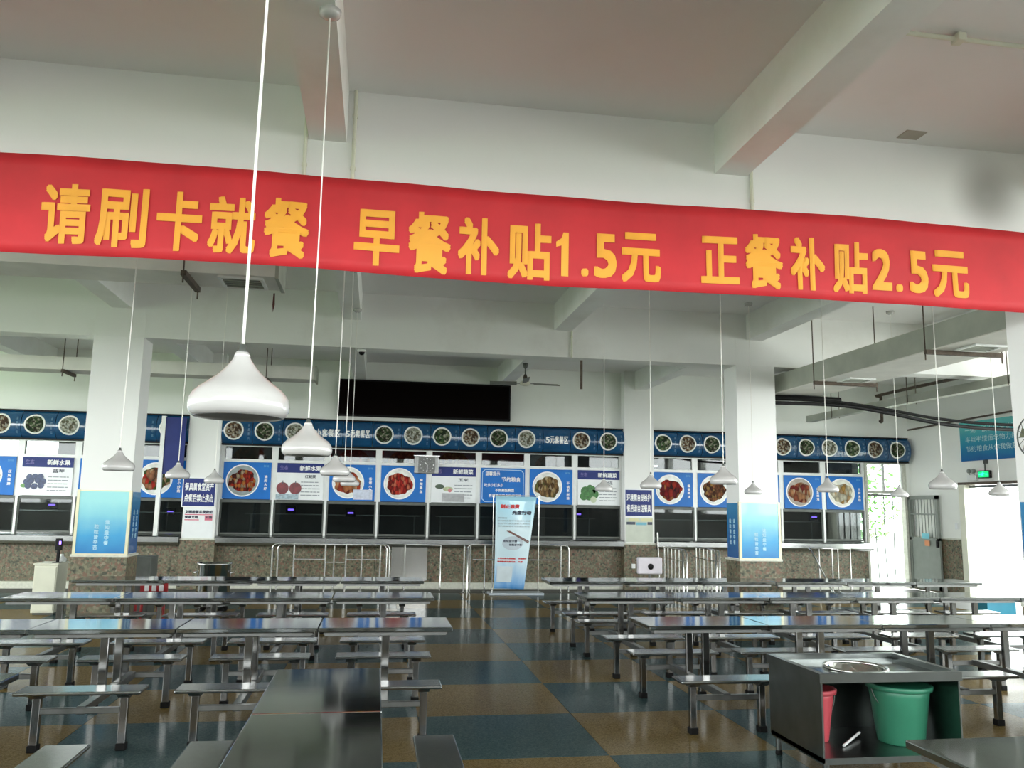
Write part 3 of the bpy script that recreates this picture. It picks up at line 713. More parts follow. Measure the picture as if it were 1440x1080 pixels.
dish_poster(HX[16][0] + .06, HX[16][1] - .06, 'blue dish poster with pale noodles nearest the back door', [(.7, .65, .5), (.75, .72, .6), (.6, .4, .15), (.7, .5, .3)], '三鲜米粉', (.75, .74, .66), 12)
# pictures stuck behind some transom panes
for i, c in ((4, (.20, .10, .05)), (6, (.34, .10, .07)), (7, (.30, .13, .06)), (8, (.25, .22, .08)), (10, (.20, .07, .06))):
    x0, x1 = HX[i][0] + .1, HX[i][1] - .1
    t = thing('transom_picture', ((x0 + x1) / 2, YB + .08, 2.64), f'dim round dish picture behind the glass above the {HN[i]}', 'picture', 'dish pictures behind the glass lights')
    build('sheet', G().box(x0, x1, YB + .085, YB + .09, 2.60, 2.92), mat('dim_sheet', (.08, .09, .12), .5), t)
    build('dish_picture', G().prism([((x0 + x1) / 2 + .36 * math.cos(a), 2.60 + .32 * math.sin(a)) for a in [PI * q / 20 for q in range(21)]], 'y', YB + .075, YB + .085), food(f'transom_food_{i}', [c, tuple(q * .6 for q in c), tuple(min(1, q * 1.6) for q in c)], 16), t)

# navy rule signs on the pilasters + notices below
def rule_sign(x0, x1, z0, z1, lines, label):
    y = YB - .25
    t = thing('rule_sign', ((x0 + x1) / 2, y - .02, z0), label, 'sign', 'navy rule signs on the pilasters')
    build('board', G().rbox(x0, x1, y - .025, y, z0, z1, .006), WHITE, t)
    build('face', G().box(x0 + .02, x1 - .02, y - .028, y - .024, z0 + .02, z1 - .02), NAVY, t)
    h_ = (z1 - z0)
    for q, ln in enumerate(lines):
        g = G(); put_text(g, ln, (x0 + .05, x1 - .05, z0 + h_ * (.55 - .38 * q), z0 + h_ * (.82 - .38 * q)), front(y - .031), .025); build('lettering', g, WHITE, t)
rule_sign(-3.90, -3.24, 1.63, 2.23, ('餐具属食堂资产', '点餐后禁止携出'), 'navy sign with white text on the first pilaster about tableware')
rule_sign(5.41, 6.06, 1.57, 2.18, ('环境需自觉维护', '餐后请自送餐具'), 'navy sign with white text on the second pilaster about keeping tidy')
y = YB - .25
t = thing('paper_notice', (-3.54, y - .01, 1.02), 'white paper notice with pink strips under the first navy sign', 'notice')
build('sheet', G().box(-3.84, -3.26, y - .006, y, 1.02, 1.60), PAPER, t)
g = G(); put_text(g, '文明用餐从我做起', (-3.82, -3.28, 1.50, 1.57), front(y - .009), .06); put_text(g, '餐桌文明', (-3.82, -3.56, 1.40, 1.46), front(y - .009), .06); put_text(g, '公告', (-3.42, -3.28, 1.40, 1.46), front(y - .009), .06)
build('lettering', g, INK, t)
build('strip', G().box(-3.82, -3.28, y - .008, y - .005, 1.47, 1.49).box(-3.82, -3.54, y - .008, y - .005, 1.365, 1.385).box(-3.43, -3.28, y - .008, y - .005, 1.365, 1.46), mat('pink_strip', (.6, .15, .22), .4), t)
t = thing('paper_notice', (5.74, y - .01, 1.02), 'pale paper notice with dark and yellow bars under the second navy sign', 'notice')
build('sheet', G().box(5.44, 6.06, y - .006, y, 1.02, 1.54), mat('pale_green_paper', (.52, .56, .48), .5), t)
build('dark_bar', G().box(5.46, 5.66, y - .009, y - .005, 1.40, 1.46).box(5.94, 6.05, y - .009, y - .005, 1.40, 1.46), INK, t)
build('yellow_bar', G().prism([(5.50, 1.47), (5.78, 1.47), (5.72, 1.54), (5.52, 1.54)], 'y', y - .009, y - .005).prism([(5.80, 1.47), (6.05, 1.47), (6.05, 1.54), (5.77, 1.54)], 'y', y - .009, y - .005), mat('yellow_bar_ink', (.62, .6, .35), .5), t)
build('blue_bar', G().box(5.68, 5.92, y - .009, y - .005, 1.39, 1.45), mat('cyan_bar_ink', (.15, .4, .5), .5), t)
# navy cloth strip beside the first pilaster
build('navy_panel', G().box(-4.30, -3.90, YB - .34, YB - .32, 2.28, 3.44), NAVY, label='narrow dark navy panel left of the first pilaster', cat='panel')
build('white_post', G().box(-4.38, -4.30, YB - .36, YB - .28, 1.05, 3.46), FRAMEW, label='white square post beside the narrow navy panel', cat='post')

# LED board, clock
t = thing('led_board', (.97, YB - .08, 3.61), 'long black scrolling display board on the back wall', 'display board')
build('case', G().rbox(-.90, 2.85, YB - .13, YB - .006, 3.61, 4.41, .012), BLACK, t)
build('screen', G().box(-.86, 2.81, YB - .134, YB - .128, 3.65, 4.37), LEDB, t)
t = thing('wall_clock', (1.02, YB - .06, 2.42), 'square grey digital-style wall clock with white hands on the hatch post', 'clock')
build('case', G().rbox(.78, 1.30, YB - .13, YB - .035, 2.42, 2.79, .012), STEELD, t)
build('face', G().box(.86, 1.22, YB - .134, YB - .128, 2.44, 2.77), mat('clock_face', (.16, .165, .16), .4, 0, .35, 40), t)
build('hand', G().box(1.045, 1.06, YB - .138, YB - .134, 2.46, 2.60), WHITE, t)
build('hand', G().prism([(1.05, 2.60), (1.06, 2.61), (1.0, 2.67), (.99, 2.66)], 'y', YB - .138, YB - .134), WHITE, t)
for k in range(12):
    a = PI * k / 6; build('hour_mark', G().disc((1.045 + .145 * math.cos(a), YB - .137, 2.605 + .135 * math.sin(a)), .016 if k % 3 == 0 else .007, 10), WHITE, t)
build('top_rail', G().box(.76, 1.32, YB - .14, YB - .03, 2.79, 2.81), STEEL, t)

# ================================================================== RIGHT WALL THINGS
WPRINT = vgrad('wall_print', [(.01, .10, .33), (.02, .22, .42), (.03, .34, .44), (.08, .45, .45)])
t = thing('wall_poster', (XR - .02, 15.4, 2.87), 'large blue-green poster with rows of pale writing on the right wall', 'poster')
build('sheet', G().box(XR - .025, XR, 14.2, 16.17, 2.88, 3.72), WPRINT, t)
g = G()
for q, s_ in enumerate(('一粥一饭当思来处不易', '半丝半缕恒念物力维艰', '节约粮食从你我做起来')):
    g = G(); put_text(g, s_, (-16.0, -14.35, 3.47 - q * .2, 3.60 - q * .2), lambda u, v: (XR - .029, -u, v), .01); build('lettering', g, mat('pale_teal_ink', (.45, .7, .72), .4), t)
t = thing('exit_sign', (XR - .06, 15.4, 2.50), 'small lit green exit sign over the side door', 'exit sign')
build('case', G().rbox(XR - .09, XR - .03, 15.28, 15.62, 2.50, 2.66, .01), BLACK, t)
build('lit_face', G().box(XR - .094, XR - .088, 15.30, 15.60, 2.52, 2.64), mat('exit_face', (.0, .10, .04), .4, emit=(.0, .5, .14), estr=.12), t)
g = G()
YC, Z = 15.46, 2.53   # running figure between arrows
g.prism([(YC - .02, Z + .005), (YC + .0, Z + .005), (YC + .03, Z + .06), (YC + .0, Z + .07)], 'x', XR - .098, XR - .094).prism([(YC + .02, Z + .05), (YC + .045, Z + .01), (YC + .065, Z + .02), (YC + .03, Z + .07)], 'x', XR - .098, XR - .094)
g.box(XR - .098, XR - .094, YC - .045, YC + .05, Z + .055, Z + .075).disc((XR - .098, YC, Z + .09), .014, 12, 'x')
g.box(XR - .098, XR - .094, YC + .07, YC + .12, Z + .04, Z + .06).box(XR - .098, XR - .094, YC - .13, YC - .07, Z + .04, Z + .06)
build('pictogram', g, GREENL, t)
build('hanger', G().box(XR - .07, XR - .05, 15.42, 15.44, 2.66, 2.86).box(XR - .07, XR, 15.40, 15.46, 2.80, 2.88), DGREY, t)
t = thing('emergency_light', (XR - .07, 15.8, 2.47), 'white emergency twin lamp beside the exit sign', 'emergency light')
build('box', G().rbox(XR - .09, XR, 15.70, 15.95, 2.46, 2.58, .01), FRAMEW, t)
for dy in (-.07, .07):
    build('lamp_head', G().lathe([(.0, 0), (.045, .0), (.05, .03), (.03, .06), (0, .065)], (XR - .10, 15.82 + dy, 2.66), 14, 'x'), GREYD, t)
    build('arm', G().tube([(XR - .06, 15.82 + dy, 2.58), (XR - .08, 15.82 + dy, 2.65)], .01, 6), GREYD, t)
build('switch_box', G().rbox(XR - .03, XR, 16.42, 16.5, 1.42, 1.56, .006), PAPER, label='small white switch plate on the right wall', cat='switch')

# ================================================================== BANNER
BY = 5.86
t = thing('banner', (1.2, BY, 3.4), 'long red cloth banner with bold yellow characters hung across the beam', 'banner')
g = G(); NX = 70; NZ = 8; vs = []; fs = []
def ban(u, z):   # gentle ripples of the cloth
    k = (3.75 - z) / .35
    return (u, BY + .010 * math.sin(u * 2.1) * (k + .4) + .006 * math.sin(u * 5.3 + z * 4), z - .012 * math.sin(u * 1.3))
for i in range(NX + 1):
    for j in range(NZ + 1): vs.append(ban(-4.6 + 10.6 * i / NX, 3.40 + .70 * j / NZ))
for i in range(NX):
    for j in range(NZ): a = i * (NZ + 1) + j; fs.append((a, a + NZ + 1, a + NZ + 2, a + 1))
g.add(vs, fs, True)
b_ = build('cloth', g, RED, t, fixn=False)
sd = b_.modifiers.new('thickness', 'SOLIDIFY'); sd.thickness = .003
def px_to_plane(x, y, Y):
    d = RIGHT * (x - 720) + DOWN * (y - 540) + FWD * F
    k = Y / d.y; return d.x * k, EYE + d.z * k
CH = [('请', 57, 127, 260, 343), ('刷', 135, 208, 266, 350), ('卡', 220, 284, 272, 356), ('就', 293, 360, 280, 360), ('餐', 371, 435, 282, 366),
      ('早', 498, 562, 296, 374), ('餐', 574, 634, 299, 384), ('补', 644, 702, 305, 385), ('贴', 714, 775, 312, 391), ('1', 781, 801, 325, 386), ('.', 817, 827, 376, 387), ('5', 835, 866, 328, 390), ('元', 873, 928, 327, 397),
      ('正', 985, 1038, 334, 400), ('餐', 1047, 1100, 332, 408), ('补', 1111, 1160, 336, 410), ('贴', 1172, 1220, 343, 414), ('2', 1226, 1253, 353, 410), ('.', 1260, 1269, 402, 412), ('5', 1278, 1304, 355, 414), ('元', 1311, 1361, 354, 420)]
for ch, xa, xb, ya, yb in CH:
    ym = (ya + yb) / 2; u0 = px_to_plane(xa, ym, BY)[0]; u1 = px_to_plane(xb, ym, BY)[0]
    z1 = px_to_plane((xa + xb) / 2, ya, BY)[1]; z0 = px_to_plane((xa + xb) / 2, yb, BY)[1]
    g = G()
    if ch == '1':
        w_, h_ = u1 - u0, z1 - z0
        pts = [(.42, 0), (.92, 0), (.92, 1), (.55, 1), (.40, .86), (.05, .78), (.05, .66), (.42, .70)]
        vs = [ban(u0 + a * w_, z0 + b * h_) for a, b in pts]; g.add([(v[0], v[1] - .006, v[2]) for v in vs], [tuple(range(8))])
    else: put_text(g, ch, (u0, u1, z0, z1), lambda u, v: (ban(u, v)[0], ban(u, v)[1] - .006, ban(u, v)[2]), .026, False, True)
    build('character', g, YEL, t)

# ================================================================== PENDANT LAMPS
def make_lamp(x, y, ztop, label):
    D, H = .125, .168; zb = 1.985 if y > 3 else 1.962
    t = thing('pendant_lamp', (x, y, zb), label, 'pendant lamp', 'white onion-shaped pendant lamps')
    prof = [(.88, 0), (.945, .05), (.985, .10), (1, .18), (.985, .27), (.93, .35), (.83, .43), (.69, .51), (.545, .59), (.42, .67), (.32, .75), (.245, .82), (.185, .89), (.15, .95), (.135, 1.0)]
    pr = [(r * D, h * H) for r, h in prof]
    inner = [(r * D - .004, h * H - (.004 if i > 3 else 0)) for i, (r, h) in enumerate(prof)][::-1]
    build('shade', G().lathe([(0, H)] + pr[::-1] + [(p[0], p[1]) for p in inner[::-1]] + [(0, H - .006)], (x, y, zb), 40), LAMPW, t)
    build('cap', G().lathe([(.0, .022), (.008, .022), (.010, .006), (.015, 0), (0, 0)], (x, y, zb + H), 14), DGREY, t)
    build('socket', G().lathe([(.0, 0), (.02, 0), (.02, -.05), (.0, -.05)], (x, y, zb + H - .006), 12), FRAMEW, t)
    build('cord', G().tube([(x, y, zb + H + .02), (x + .004, y, (zb + ztop) / 2), (x, y, ztop - .03)], .0042, 6), CORD, t)
    build('ceiling_rose', G().lathe([(0, -.045), (.03, -.045), (.055, -.03), (.06, 0), (0, 0)], (x, y, ztop), 20), LAMPW, t)
    return t
make_lamp(-.355, 2.17, 4.41, 'nearest and largest white pendant lamp, in front of the banner')
make_lamp(-.355, 4.26, 4.41, 'second white pendant lamp, hanging right of the largest one')
LNAME = {-2.1: 'above the left tables beside the left column', -.36: 'in the lamp row behind the largest lamp', 3.15: 'above the right tables nearest the aisle', 5.38: 'in the row before the right column', 7.7: 'above the far right tables'}
for x in (-2.1, -.36, 3.15, 5.38, 7.7):
    for k, y in enumerate((7.22, 9.28, 11.3)):
        if x == 7.7 and k == 0: continue
        make_lamp(x, y, 4.41 if abs(x + .46) < .14 else ZC, f'white pendant lamp {LNAME[x]}, {["nearest", "middle", "farthest"][k]} of its row')

# ================================================================== CANTEEN TABLES
def make_table():
    """origin on the floor in the middle; long side along x"""
    t = thing('canteen_table', (0, 0, 0))
    build('tabletop', G().rbox(-.528, .528, -.30, .30, .745, .78, .006, 2), STEELT, t)
    u = G()
    for yy in (-.24, .24): u.box(-.48, .48, yy - .02, yy + .02, .715, .745)
    for xx in (-.47, 0, .47): u.box(xx - .02, xx + .02, -.24, .24, .72, .745)
    build('underframe', u, STEELD, t)
    for yy in (-.19, .19): build('post', G().rbox(-.03, .03, yy - .022, yy + .022, .30, .72, .004, 1), LEGST, t)
    build('cross_tube', G().rbox(-.03, .03, -.63, .63, .245, .30, .004, 1), STEELD, t)
    for s in (-1, 1):
        yc = .62 * s
        b = build('bench', G().rbox(-.42, .42, yc - .12, yc + .12, .395, .42, .009, 2), STEEL, t)
        for xx in (-.29, .29): build('bracket', G().prism([(yc - .10, .395), (yc + .10, .395), (yc + .03, .36), (yc - .03, .36)], 'x', xx - .04, xx + .04), STEELD, b)
        build('stretcher', G().rbox(-.27, .27, yc - .018, yc + .018, .252, .292, .003, 1), STEELD, t)
        for xx in (-.29, .29):
            l_ = build('leg', G().rbox(xx - .026, xx + .026, yc - .026, yc + .026, .045, .37, .004, 1), LEGST, t)
            build('rubber_foot', G().rbox(xx - .034, xx + .034, yc - .034, yc + .034, .0, .05, .005, 1), RUBBER, l_)
    return t
proto = make_table(); first = [True]
def place_table(x, y, rz, label):
    if first[0]: o = proto; first[0] = False
    else: o = copy_tree(proto)
    o.location = (x, y, 0); o.rotation_euler = (0, 0, rz)
    tag(o, label, 'table', 'steel canteen tables with fixed benches')
ROWS = (7.13, 9.25, 11.2); RN = ('front', 'middle', 'far'); ON = ('aisle end', 'second', 'third', 'fourth', 'fifth', 'sixth')
for r, y in enumerate(ROWS):
    for k in range(4):
        place_table(.12 - 1.062 * k, y, 0, f'steel table with benches, {RN[r]} row left of the aisle, {ON[k]}' + (' from it' if k else ''))
    for k in range((4, 6, 6)[r]):
        place_table(2.83 + 1.062 * k, y, 0, f'steel table with benches, {RN[r]} row right of the aisle, {ON[k]}' + (' from it' if k else ''))
place_table(-.235, 4.66, PI / 2, 'large steel table pointing at the camera in the centre foreground, far end')
place_table(-.235, 3.598, PI / 2, 'large steel table pointing at the camera in the centre foreground, near end')
place_table(-2.235, 4.66, PI / 2, 'steel table cut off by the left edge in the foreground')
place_table(2.60, 2.90, PI / 2, 'steel table cut off by the bottom right corner in front of the waste cart')

# ================================================================== WASTE CART WITH BUCKETS
X0, X1, Y0, Y1, ZT = 2.92, 3.93, 5.22, 5.95, .70
t = thing('waste_cart', ((X0 + X1) / 2, (Y0 + Y1) / 2, 0), 'open-fronted steel waste cart with a round chute in its top', 'cart')
WC = mat('cart_steel', (.20, .215, .21), .28, 1, .12, 6)
build('side_panel', G().box(X0, X0 + .012, Y0, Y1, .14, .66), WC, t)
build('side_panel', G().box(X1 - .012, X1, Y0, Y1, .14, .66), WC, t)
build('back_panel', G().box(X0 + .012, X1 - .012, Y1 - .012, Y1, .14, .66), WC, t)
build('shelf', G().box(X0, X1, Y0, Y1 - .012, .13, .17), WC, t)
rim = G().box(X0 - .012, X1 + .012, Y0 - .012, Y0 + .03, .64, ZT).box(X0 - .012, X1 + .012, Y1 - .03, Y1 + .012, .64, ZT).box(X0 - .012, X0 + .03, Y0 + .03, Y1 - .03, .64, ZT).box(X1 - .03, X1 + .012, Y0 + .03, Y1 - .03, .64, ZT)
build('raised_rim', rim, WC, t)
# top tray with a round opening
cx, cy, ro = (X0 + X1) / 2 - .02, (Y0 + Y1) / 2 + .02, .21
outer = [(X0 + .03, Y0 + .03), (X1 - .03, Y0 + .03), (X1 - .03, Y1 - .03), (X0 + .03, Y1 - .03)]
N_ = 40; g = G(); vs = []; fs = []
for k in range(N_):
    a = 2 * PI * k / N_; ca, sa = math.cos(a), math.sin(a)
    hx = (X1 - .03 - cx) if ca > 0 else (cx - X0 - .03); hy = (Y1 - .03 - cy) if sa > 0 else (cy - Y0 - .03)
    kk = min(hx / abs(ca) if abs(ca) > 1e-6 else 9, hy / abs(sa) if abs(sa) > 1e-6 else 9)
    vs += [(cx + ro * ca, cy + ro * sa, .655), (cx + kk * ca, cy + kk * sa, .662)]
for k in range(N_): a = 2 * k; b = 2 * ((k + 1) % N_); fs.append((a, a + 1, b + 1, b))
g.add(vs, fs); tr_ = build('tray', g, STEELT, t, fixn=False); tr_.modifiers.new('thickness', 'SOLIDIFY').thickness = .004
build('chute_ring', G().tube([(cx + ro * math.cos(2 * PI * k / 40), cy + ro * math.sin(2 * PI * k / 40), .662) for k in range(40)], .013, 8, closed=True), CHROME, t)
build('chute', G().lathe([(ro - .01, 0), (ro - .03, -.05), (.12, -.075)], (cx, cy, .655), 40), CHROME, t)
for xx in (X0 + .04, X1 - .04):
    for yy in (Y0 + .04, Y1 - .04):
        l_ = build('leg', G().tube([(xx, yy, .03), (xx, yy, .14)], .02, 10), WC, t)
        build('foot', G().lathe([(0, 0), (.022, 0), (.026, .012), (.02, .035), (0, .035)], (xx, yy, 0), 12), RUBBER, l_)
def bucket(x, y, z, r0, r1, h, m_, label):
    t = thing('bucket', (x, y, z), label, 'bucket')
    build('body', G().lathe([(0, .0), (r0 * .97, 0), (r0, .01), (r0 + (r1 - r0) * .8, h * .82), (r1, h), (r1 - .006, h), (r0 - .006, .02), (0, .015)], (x, y, z), 40), m_, t)
    build('rim', G().lathe([(r1 - .004, h - .035), (r1 + .014, h - .03), (r1 + .018, h - .004), (r1 + .01, h + .003), (r1 - .004, h)], (x, y, z), 40), m_, t)
    build('handle', G().tube([(x + (r1 + .012) * math.cos(a), y - .012 - .05 * math.sin(a), z + h - .03 - .17 * math.sin(a)) for a in [PI * q / 14 for q in range(15)]], .004, 6), DGREY, t)
bucket(3.695, 5.55, .17, .155, .205, .39, GREENB, 'green plastic bucket standing inside the waste cart')
bucket(3.10, 5.66, .17, .10, .145, .35, PINKB, 'pink plastic bucket at the left inside the waste cart')
build('scoop_stick', G().tube([(3.20, 5.45, .181), (3.46, 5.68, .20)], .009, 8), WHITE, label='thin pale stick lying beside the buckets in the cart', cat='stick')

# ================================================================== THINGS ALONG THE BACK
def railing(pts, posts, label, mid=None, z=1.0, r=.018):
    x = sum(p[0] for p in pts) / len(pts); y = sum(p[1] for p in pts) / len(pts)
    t = thing('queue_rail', (x, y, 0), label, 'railing', 'steel queue railings')
    build('top_rail', G().tube(pts, r, 10), CHROME, t)
    for px, py, pz in posts:
        p_ = build('post', G().tube([(px, py, 0), (px, py, pz)], r * .95, 10), CHROME, t)
        build('foot_flange', G().lathe([(0, 0), (.045, 0), (.045, .012), (.02, .02), (0, .02)], (px, py, 0), 14), CHROME, p_)
    for a, b in (mid or []): build('lower_rail', G().tube([a, b], r * .75, 8), CHROME, t)
    return t
def hoop(x0, x1, y0, y1, z, c=.09):
    P = []
    for q in range(6): a = PI / 2 * q / 5; P.append((x0 + c * (1 - math.cos(a)) * (1 if x1 > x0 else -1), y0, z - c + c * math.sin(a)))
    for q in range(6): a = PI / 2 * q / 5; P.append((x1 - c * (1 - math.sin(a)) * (1 if x1 > x0 else -1), y1, z - c + c * math.cos(a)))
    return P
railing([(-1.96, 16.9, 0.02)] + hoop(-1.96, .3, 16.9, 16.9, .95) + [(.3, 16.9, .02)], [(-1.55, 16.9, .94), (-.95, 16.9, .94), (-.55, 16.9, .94), (.12, 16.9, .94)],
        'long looped steel queue rail left of the bright counter reflection', [((-1.55, 16.9, .66), (-.95, 16.9, .66)), ((-.95, 16.9, .60), (-.55, 16.9, .60)), ((-.55, 16.9, .66), (.12, 16.9, .66))])
railing([(-1.9, 17.35, 0.02)] + hoop(-1.9, .25, 17.35, 17.35, .92) + [(.25, 17.35, .02)], [(-.25, 17.35, .90), (-.8, 17.35, .9)], 'second looped steel queue rail close to the counter at left')
railing([(1.76, 15.95, .02), (1.76, 15.95, .90), (1.78, 16.0, .93), (1.82, 17.1, .95)], [(1.82, 17.12, .94)], 'short steel queue rail pointing towards the camera beside the standing banner')
railing(hoop(1.9, 4.02, 17.15, 17.15, .96) + [(4.02, 17.15, .02)], [(1.95, 17.15, .94), (2.25, 17.15, .94), (3.85, 17.15, .94)], 'steel queue rail passing behind the standing banner', [((2.0, 17.15, .66), (3.9, 17.15, .66))])
railing([(1.35, 17.3, .02), (1.35, 17.3, .93), (.6, 17.3, .95)], [(.62, 17.3, .94)], 'short steel queue rail end against the counter left of the standing banner')
def comb(x, ya, yb, label):
    t = railing([(x, ya, .02), (x, ya, .86), (x, ya + .06, .93), (x, yb, .94)], [(x, yb, .93)], label, [((x, ya, .70), (x, yb, .72))])
    n = 6
    for k in range(1, n):
        y_ = ya + (yb - ya) * k / n; build('upright', G().tube([(x, y_, 0), (x, y_, .93)], .016, 8), CHROME, t)
    build('upright', G().tube([(x - .08, ya - .02, 0), (x - .08, ya - .02, .88), (x - .06, ya + .1, .93)], .02, 8), CHROME, t)
comb(6.2, 16.1, 17.4, 'steel queue barrier with close uprights beside the second pilaster')
comb(6.92, 16.15, 17.4, 'steel queue barrier with close uprights nearer the right column')
railing([(9.55, 16.4, .02), (9.35, 16.9, .92), (9.40, 17.1, .95), (10.0, 17.2, .95)], [(10.0, 17.2, .94)], 'slanting steel queue rail right of the right column')
railing([(9.75, 17.3, .02), (9.75, 17.3, .93), (10.5, 17.3, .94), (10.5, 17.3, .02)], [(10.2, 17.3, .93)], 'square steel queue rail under the counter near the back door')

# standing banner
t = thing('standing_banner', (2.82, 16.75, 0), 'pale blue standing banner on a light base with red and dark titles', 'standing banner')
SBY = 16.72
build('base', G().rbox(2.28, 3.38, 16.55, 16.95, 0, .05, .01), mat('pale_metal_base', (.45, .50, .55), .35, .4), t)
for px in (2.36, 3.30): build('pole', G().tube([(px, 16.78, .05), (px, 16.78, 1.98)], .010, 8), CHROME, t)
build('top_bar', G().tube([(2.34, 16.78, 1.97), (3.32, 16.78, 1.97)], .010, 8), CHROME, t)
def sb(u, v, lift=0.):   # u 0..1, v 0..1: a sheet that narrows and twists towards the bottom
    xl = 2.39 + .01 * math.sin(v * 3); xr = 2.98 + .26 * v
    return (xl + (xr - xl) * u, SBY - lift + .03 * math.sin(u * 5 + v * 2.5) * (1.1 - v) - .07 * (1 - v) * u, .12 + 1.83 * v)
g = G(); vs = [sb(i / 14, j / 20) for i in range(15) for j in range(21)]
g.add(vs, [(i * 21 + j, (i + 1) * 21 + j, (i + 1) * 21 + j + 1, i * 21 + j + 1) for i in range(14) for j in range(20)], True)
sh = build('sheet', g, vgrad('standing_print', [(.05, .26, .62), (.55, .72, .80), (.60, .76, .82), (.36, .66, .80)], .2, .5), t, fixn=False)
sh.modifiers.new('thickness', 'SOLIDIFY').thickness = .003
def sbt(body, u0, u1, v0, v1, m_, nm='lettering', off=.04):
    g = G(); put_text(g, body, (u0, u1, v0, v1), lambda u, v: sb(u, v, .006), off); build(nm, g, m_, t)
sbt('制止浪费', .12, .60, .865, .915, REDINK, off=.07); sbt('光盘行动', .42, .92, .80, .85, INK, off=.06)
for q in range(4): sbt('节约粮食是中华民族的美德' if q % 2 else '勤俭节约反对浪费从我做起', .06, .92 if q else .3, .755 - q * .03, .773 - q * .03, GREYINK, 'text_line', .0)
g = G()
for k in range(30):
    a = 2 * PI * k / 30; b = 2 * PI * (k + 1) / 30
    g.add([sb(.50, .49, .004), sb(.50 + .30 * math.cos(a), .49 + .075 * math.sin(a), .004), sb(.50 + .30 * math.cos(b), .49 + .075 * math.sin(b), .004)], [(0, 1, 2)])
build('plate_picture', g, mat('grey_plate_print', (.42, .50, .56), .3), t)
g = G()
for o_ in (0, .05): g.add([sb(.30 + o_, .622, .016), sb(.33 + o_, .626, .016), sb(.96, .50 + o_ * .3, .022), sb(.95, .49 + o_ * .3, .022)], [(0, 1, 2, 3)])
build('chopsticks_picture', g, mat('brown_ink', (.16, .06, .05), .4), t)
sbt('谁知盘中餐', .22, .62, .50, .525, INK, off=.03); sbt('粒粒皆辛苦', .40, .76, .46, .485, INK, off=.03)
sbt('文明用餐从我做起', .08, .62, .315, .335, REDINK, 'red_line', .05); sbt('你我同行', .70, .95, .315, .335, REDINK, 'red_line', .05); sbt('珍惜粮食光盘行动', .08, .62, .28, .30, REDINK, 'red_line', .05); sbt('共享', .70, .85, .28, .30, REDINK, 'red_line', .05)
g = G()
for (a, b, c, d) in ((.08, .56, .07, .24),):
    g.add([sb(a, c, .004), sb(b, c, .004), sb(b, d, .004), sb(a, d, .004)], [(0, 1, 2, 3)])
build('text_panel', g, mat('pale_panel_print', (.52, .60, .64), .3), t)

# card reader box on a post + tall pole
t = thing('card_terminal', (4.40, 13.0, 0), 'pale box with a round black lens on a post in front of the second pilaster', 'terminal')
build('post', G().tube([(4.40, 13.06, .03), (4.40, 13.06, .74)], .022, 10), DGREY, t)
build('base', G().lathe([(0, 0), (.16, 0), (.16, .015), (.03, .035), (0, .035)], (4.40, 13.06, 0), 24), DGREY, t)
build('box', G().rbox(4.20, 4.60, 13.0, 13.12, .71, .975, .02, 3), mat('lilac_white_plastic', (.70, .66, .72), .35), t)
build('lens', G().lathe([(0, -.004), (.042, -.004), (.048, .0), (.048, .006)], (4.40, 12.996, .83), 20, 'y'), BLACK, t)
build('side_bracket', G().box(4.10, 4.15, 13.02, 13.06, .80, .87), FRAMEW, t)
t = thing('stanchion', (6.10, 17.55, 0), 'slim pale pole standing against the granite by the second pilaster', 'pole')
build('pole', G().tube([(6.14, 17.55, .03), (6.11, 17.58, 1.24)], .016, 8), CHROME, t); build('base', G().lathe([(0, 0), (.1, 0), (.1, .015), (.02, .03), (0, .03)], (6.14, 17.55, 0), 18), DGREY, t)

# beige cabinet with reader at the left
t = thing('cabinet', (-4.94, 14.05, 0), 'small cream metal cabinet standing left of the left column', 'cabinet')
build('body', G().rbox(-5.11, -4.78, 13.85, 14.28, .03, .745, .006), CREAM, t)
build('door', G().rbox(-5.095, -4.795, 13.838, 13.852, .06, .71, .004), CREAM, t)
build('top', G().rbox(-5.125, -4.765, 13.835, 14.29, .745, .77, .005), CREAM, t)
build('plinth', G().box(-5.09, -4.80, 13.88, 14.26, 0, .03), DGREY, t)
t = thing('card_reader', (-4.83, 14.0, .77), 'black upright card reader with violet light on the cream cabinet', 'card reader')
build('stand', G().rbox(-4.86, -4.82, 13.98, 14.02, .78, .98, .005), BLACK, t); build('foot', G().rbox(-4.90, -4.78, 13.94, 14.06, .77, .782, .004), BLACK, t)
build('head', G().rbox(-4.885, -4.795, 13.96, 14.02, .96, 1.14, .008), BLACK, t); build('lamp', G().box(-4.83, -4.80, 13.957, 13.961, 1.05, 1.10), UV, t)
t = thing('plastic_bag', (-4.74, 14.1, .77), 'crumpled clear plastic bag lying on the cream cabinet', 'bag')
g = G().lathe([(0, 0), (.06, .0), (.075, .03), (.05, .07), (.025, .085), (.03, .12), (0, .125)], (-4.84, 14.16, .77), 12); g.xf(lambda v: (v[0] + .012 * math.sin(v[2] * 60 + v[1] * 40), v[1] + .01 * math.sin(v[2] * 50), v[2]))
build('film', g, mat('milky_film', (.6, .62, .62), .3, 0, .2, 20), t)
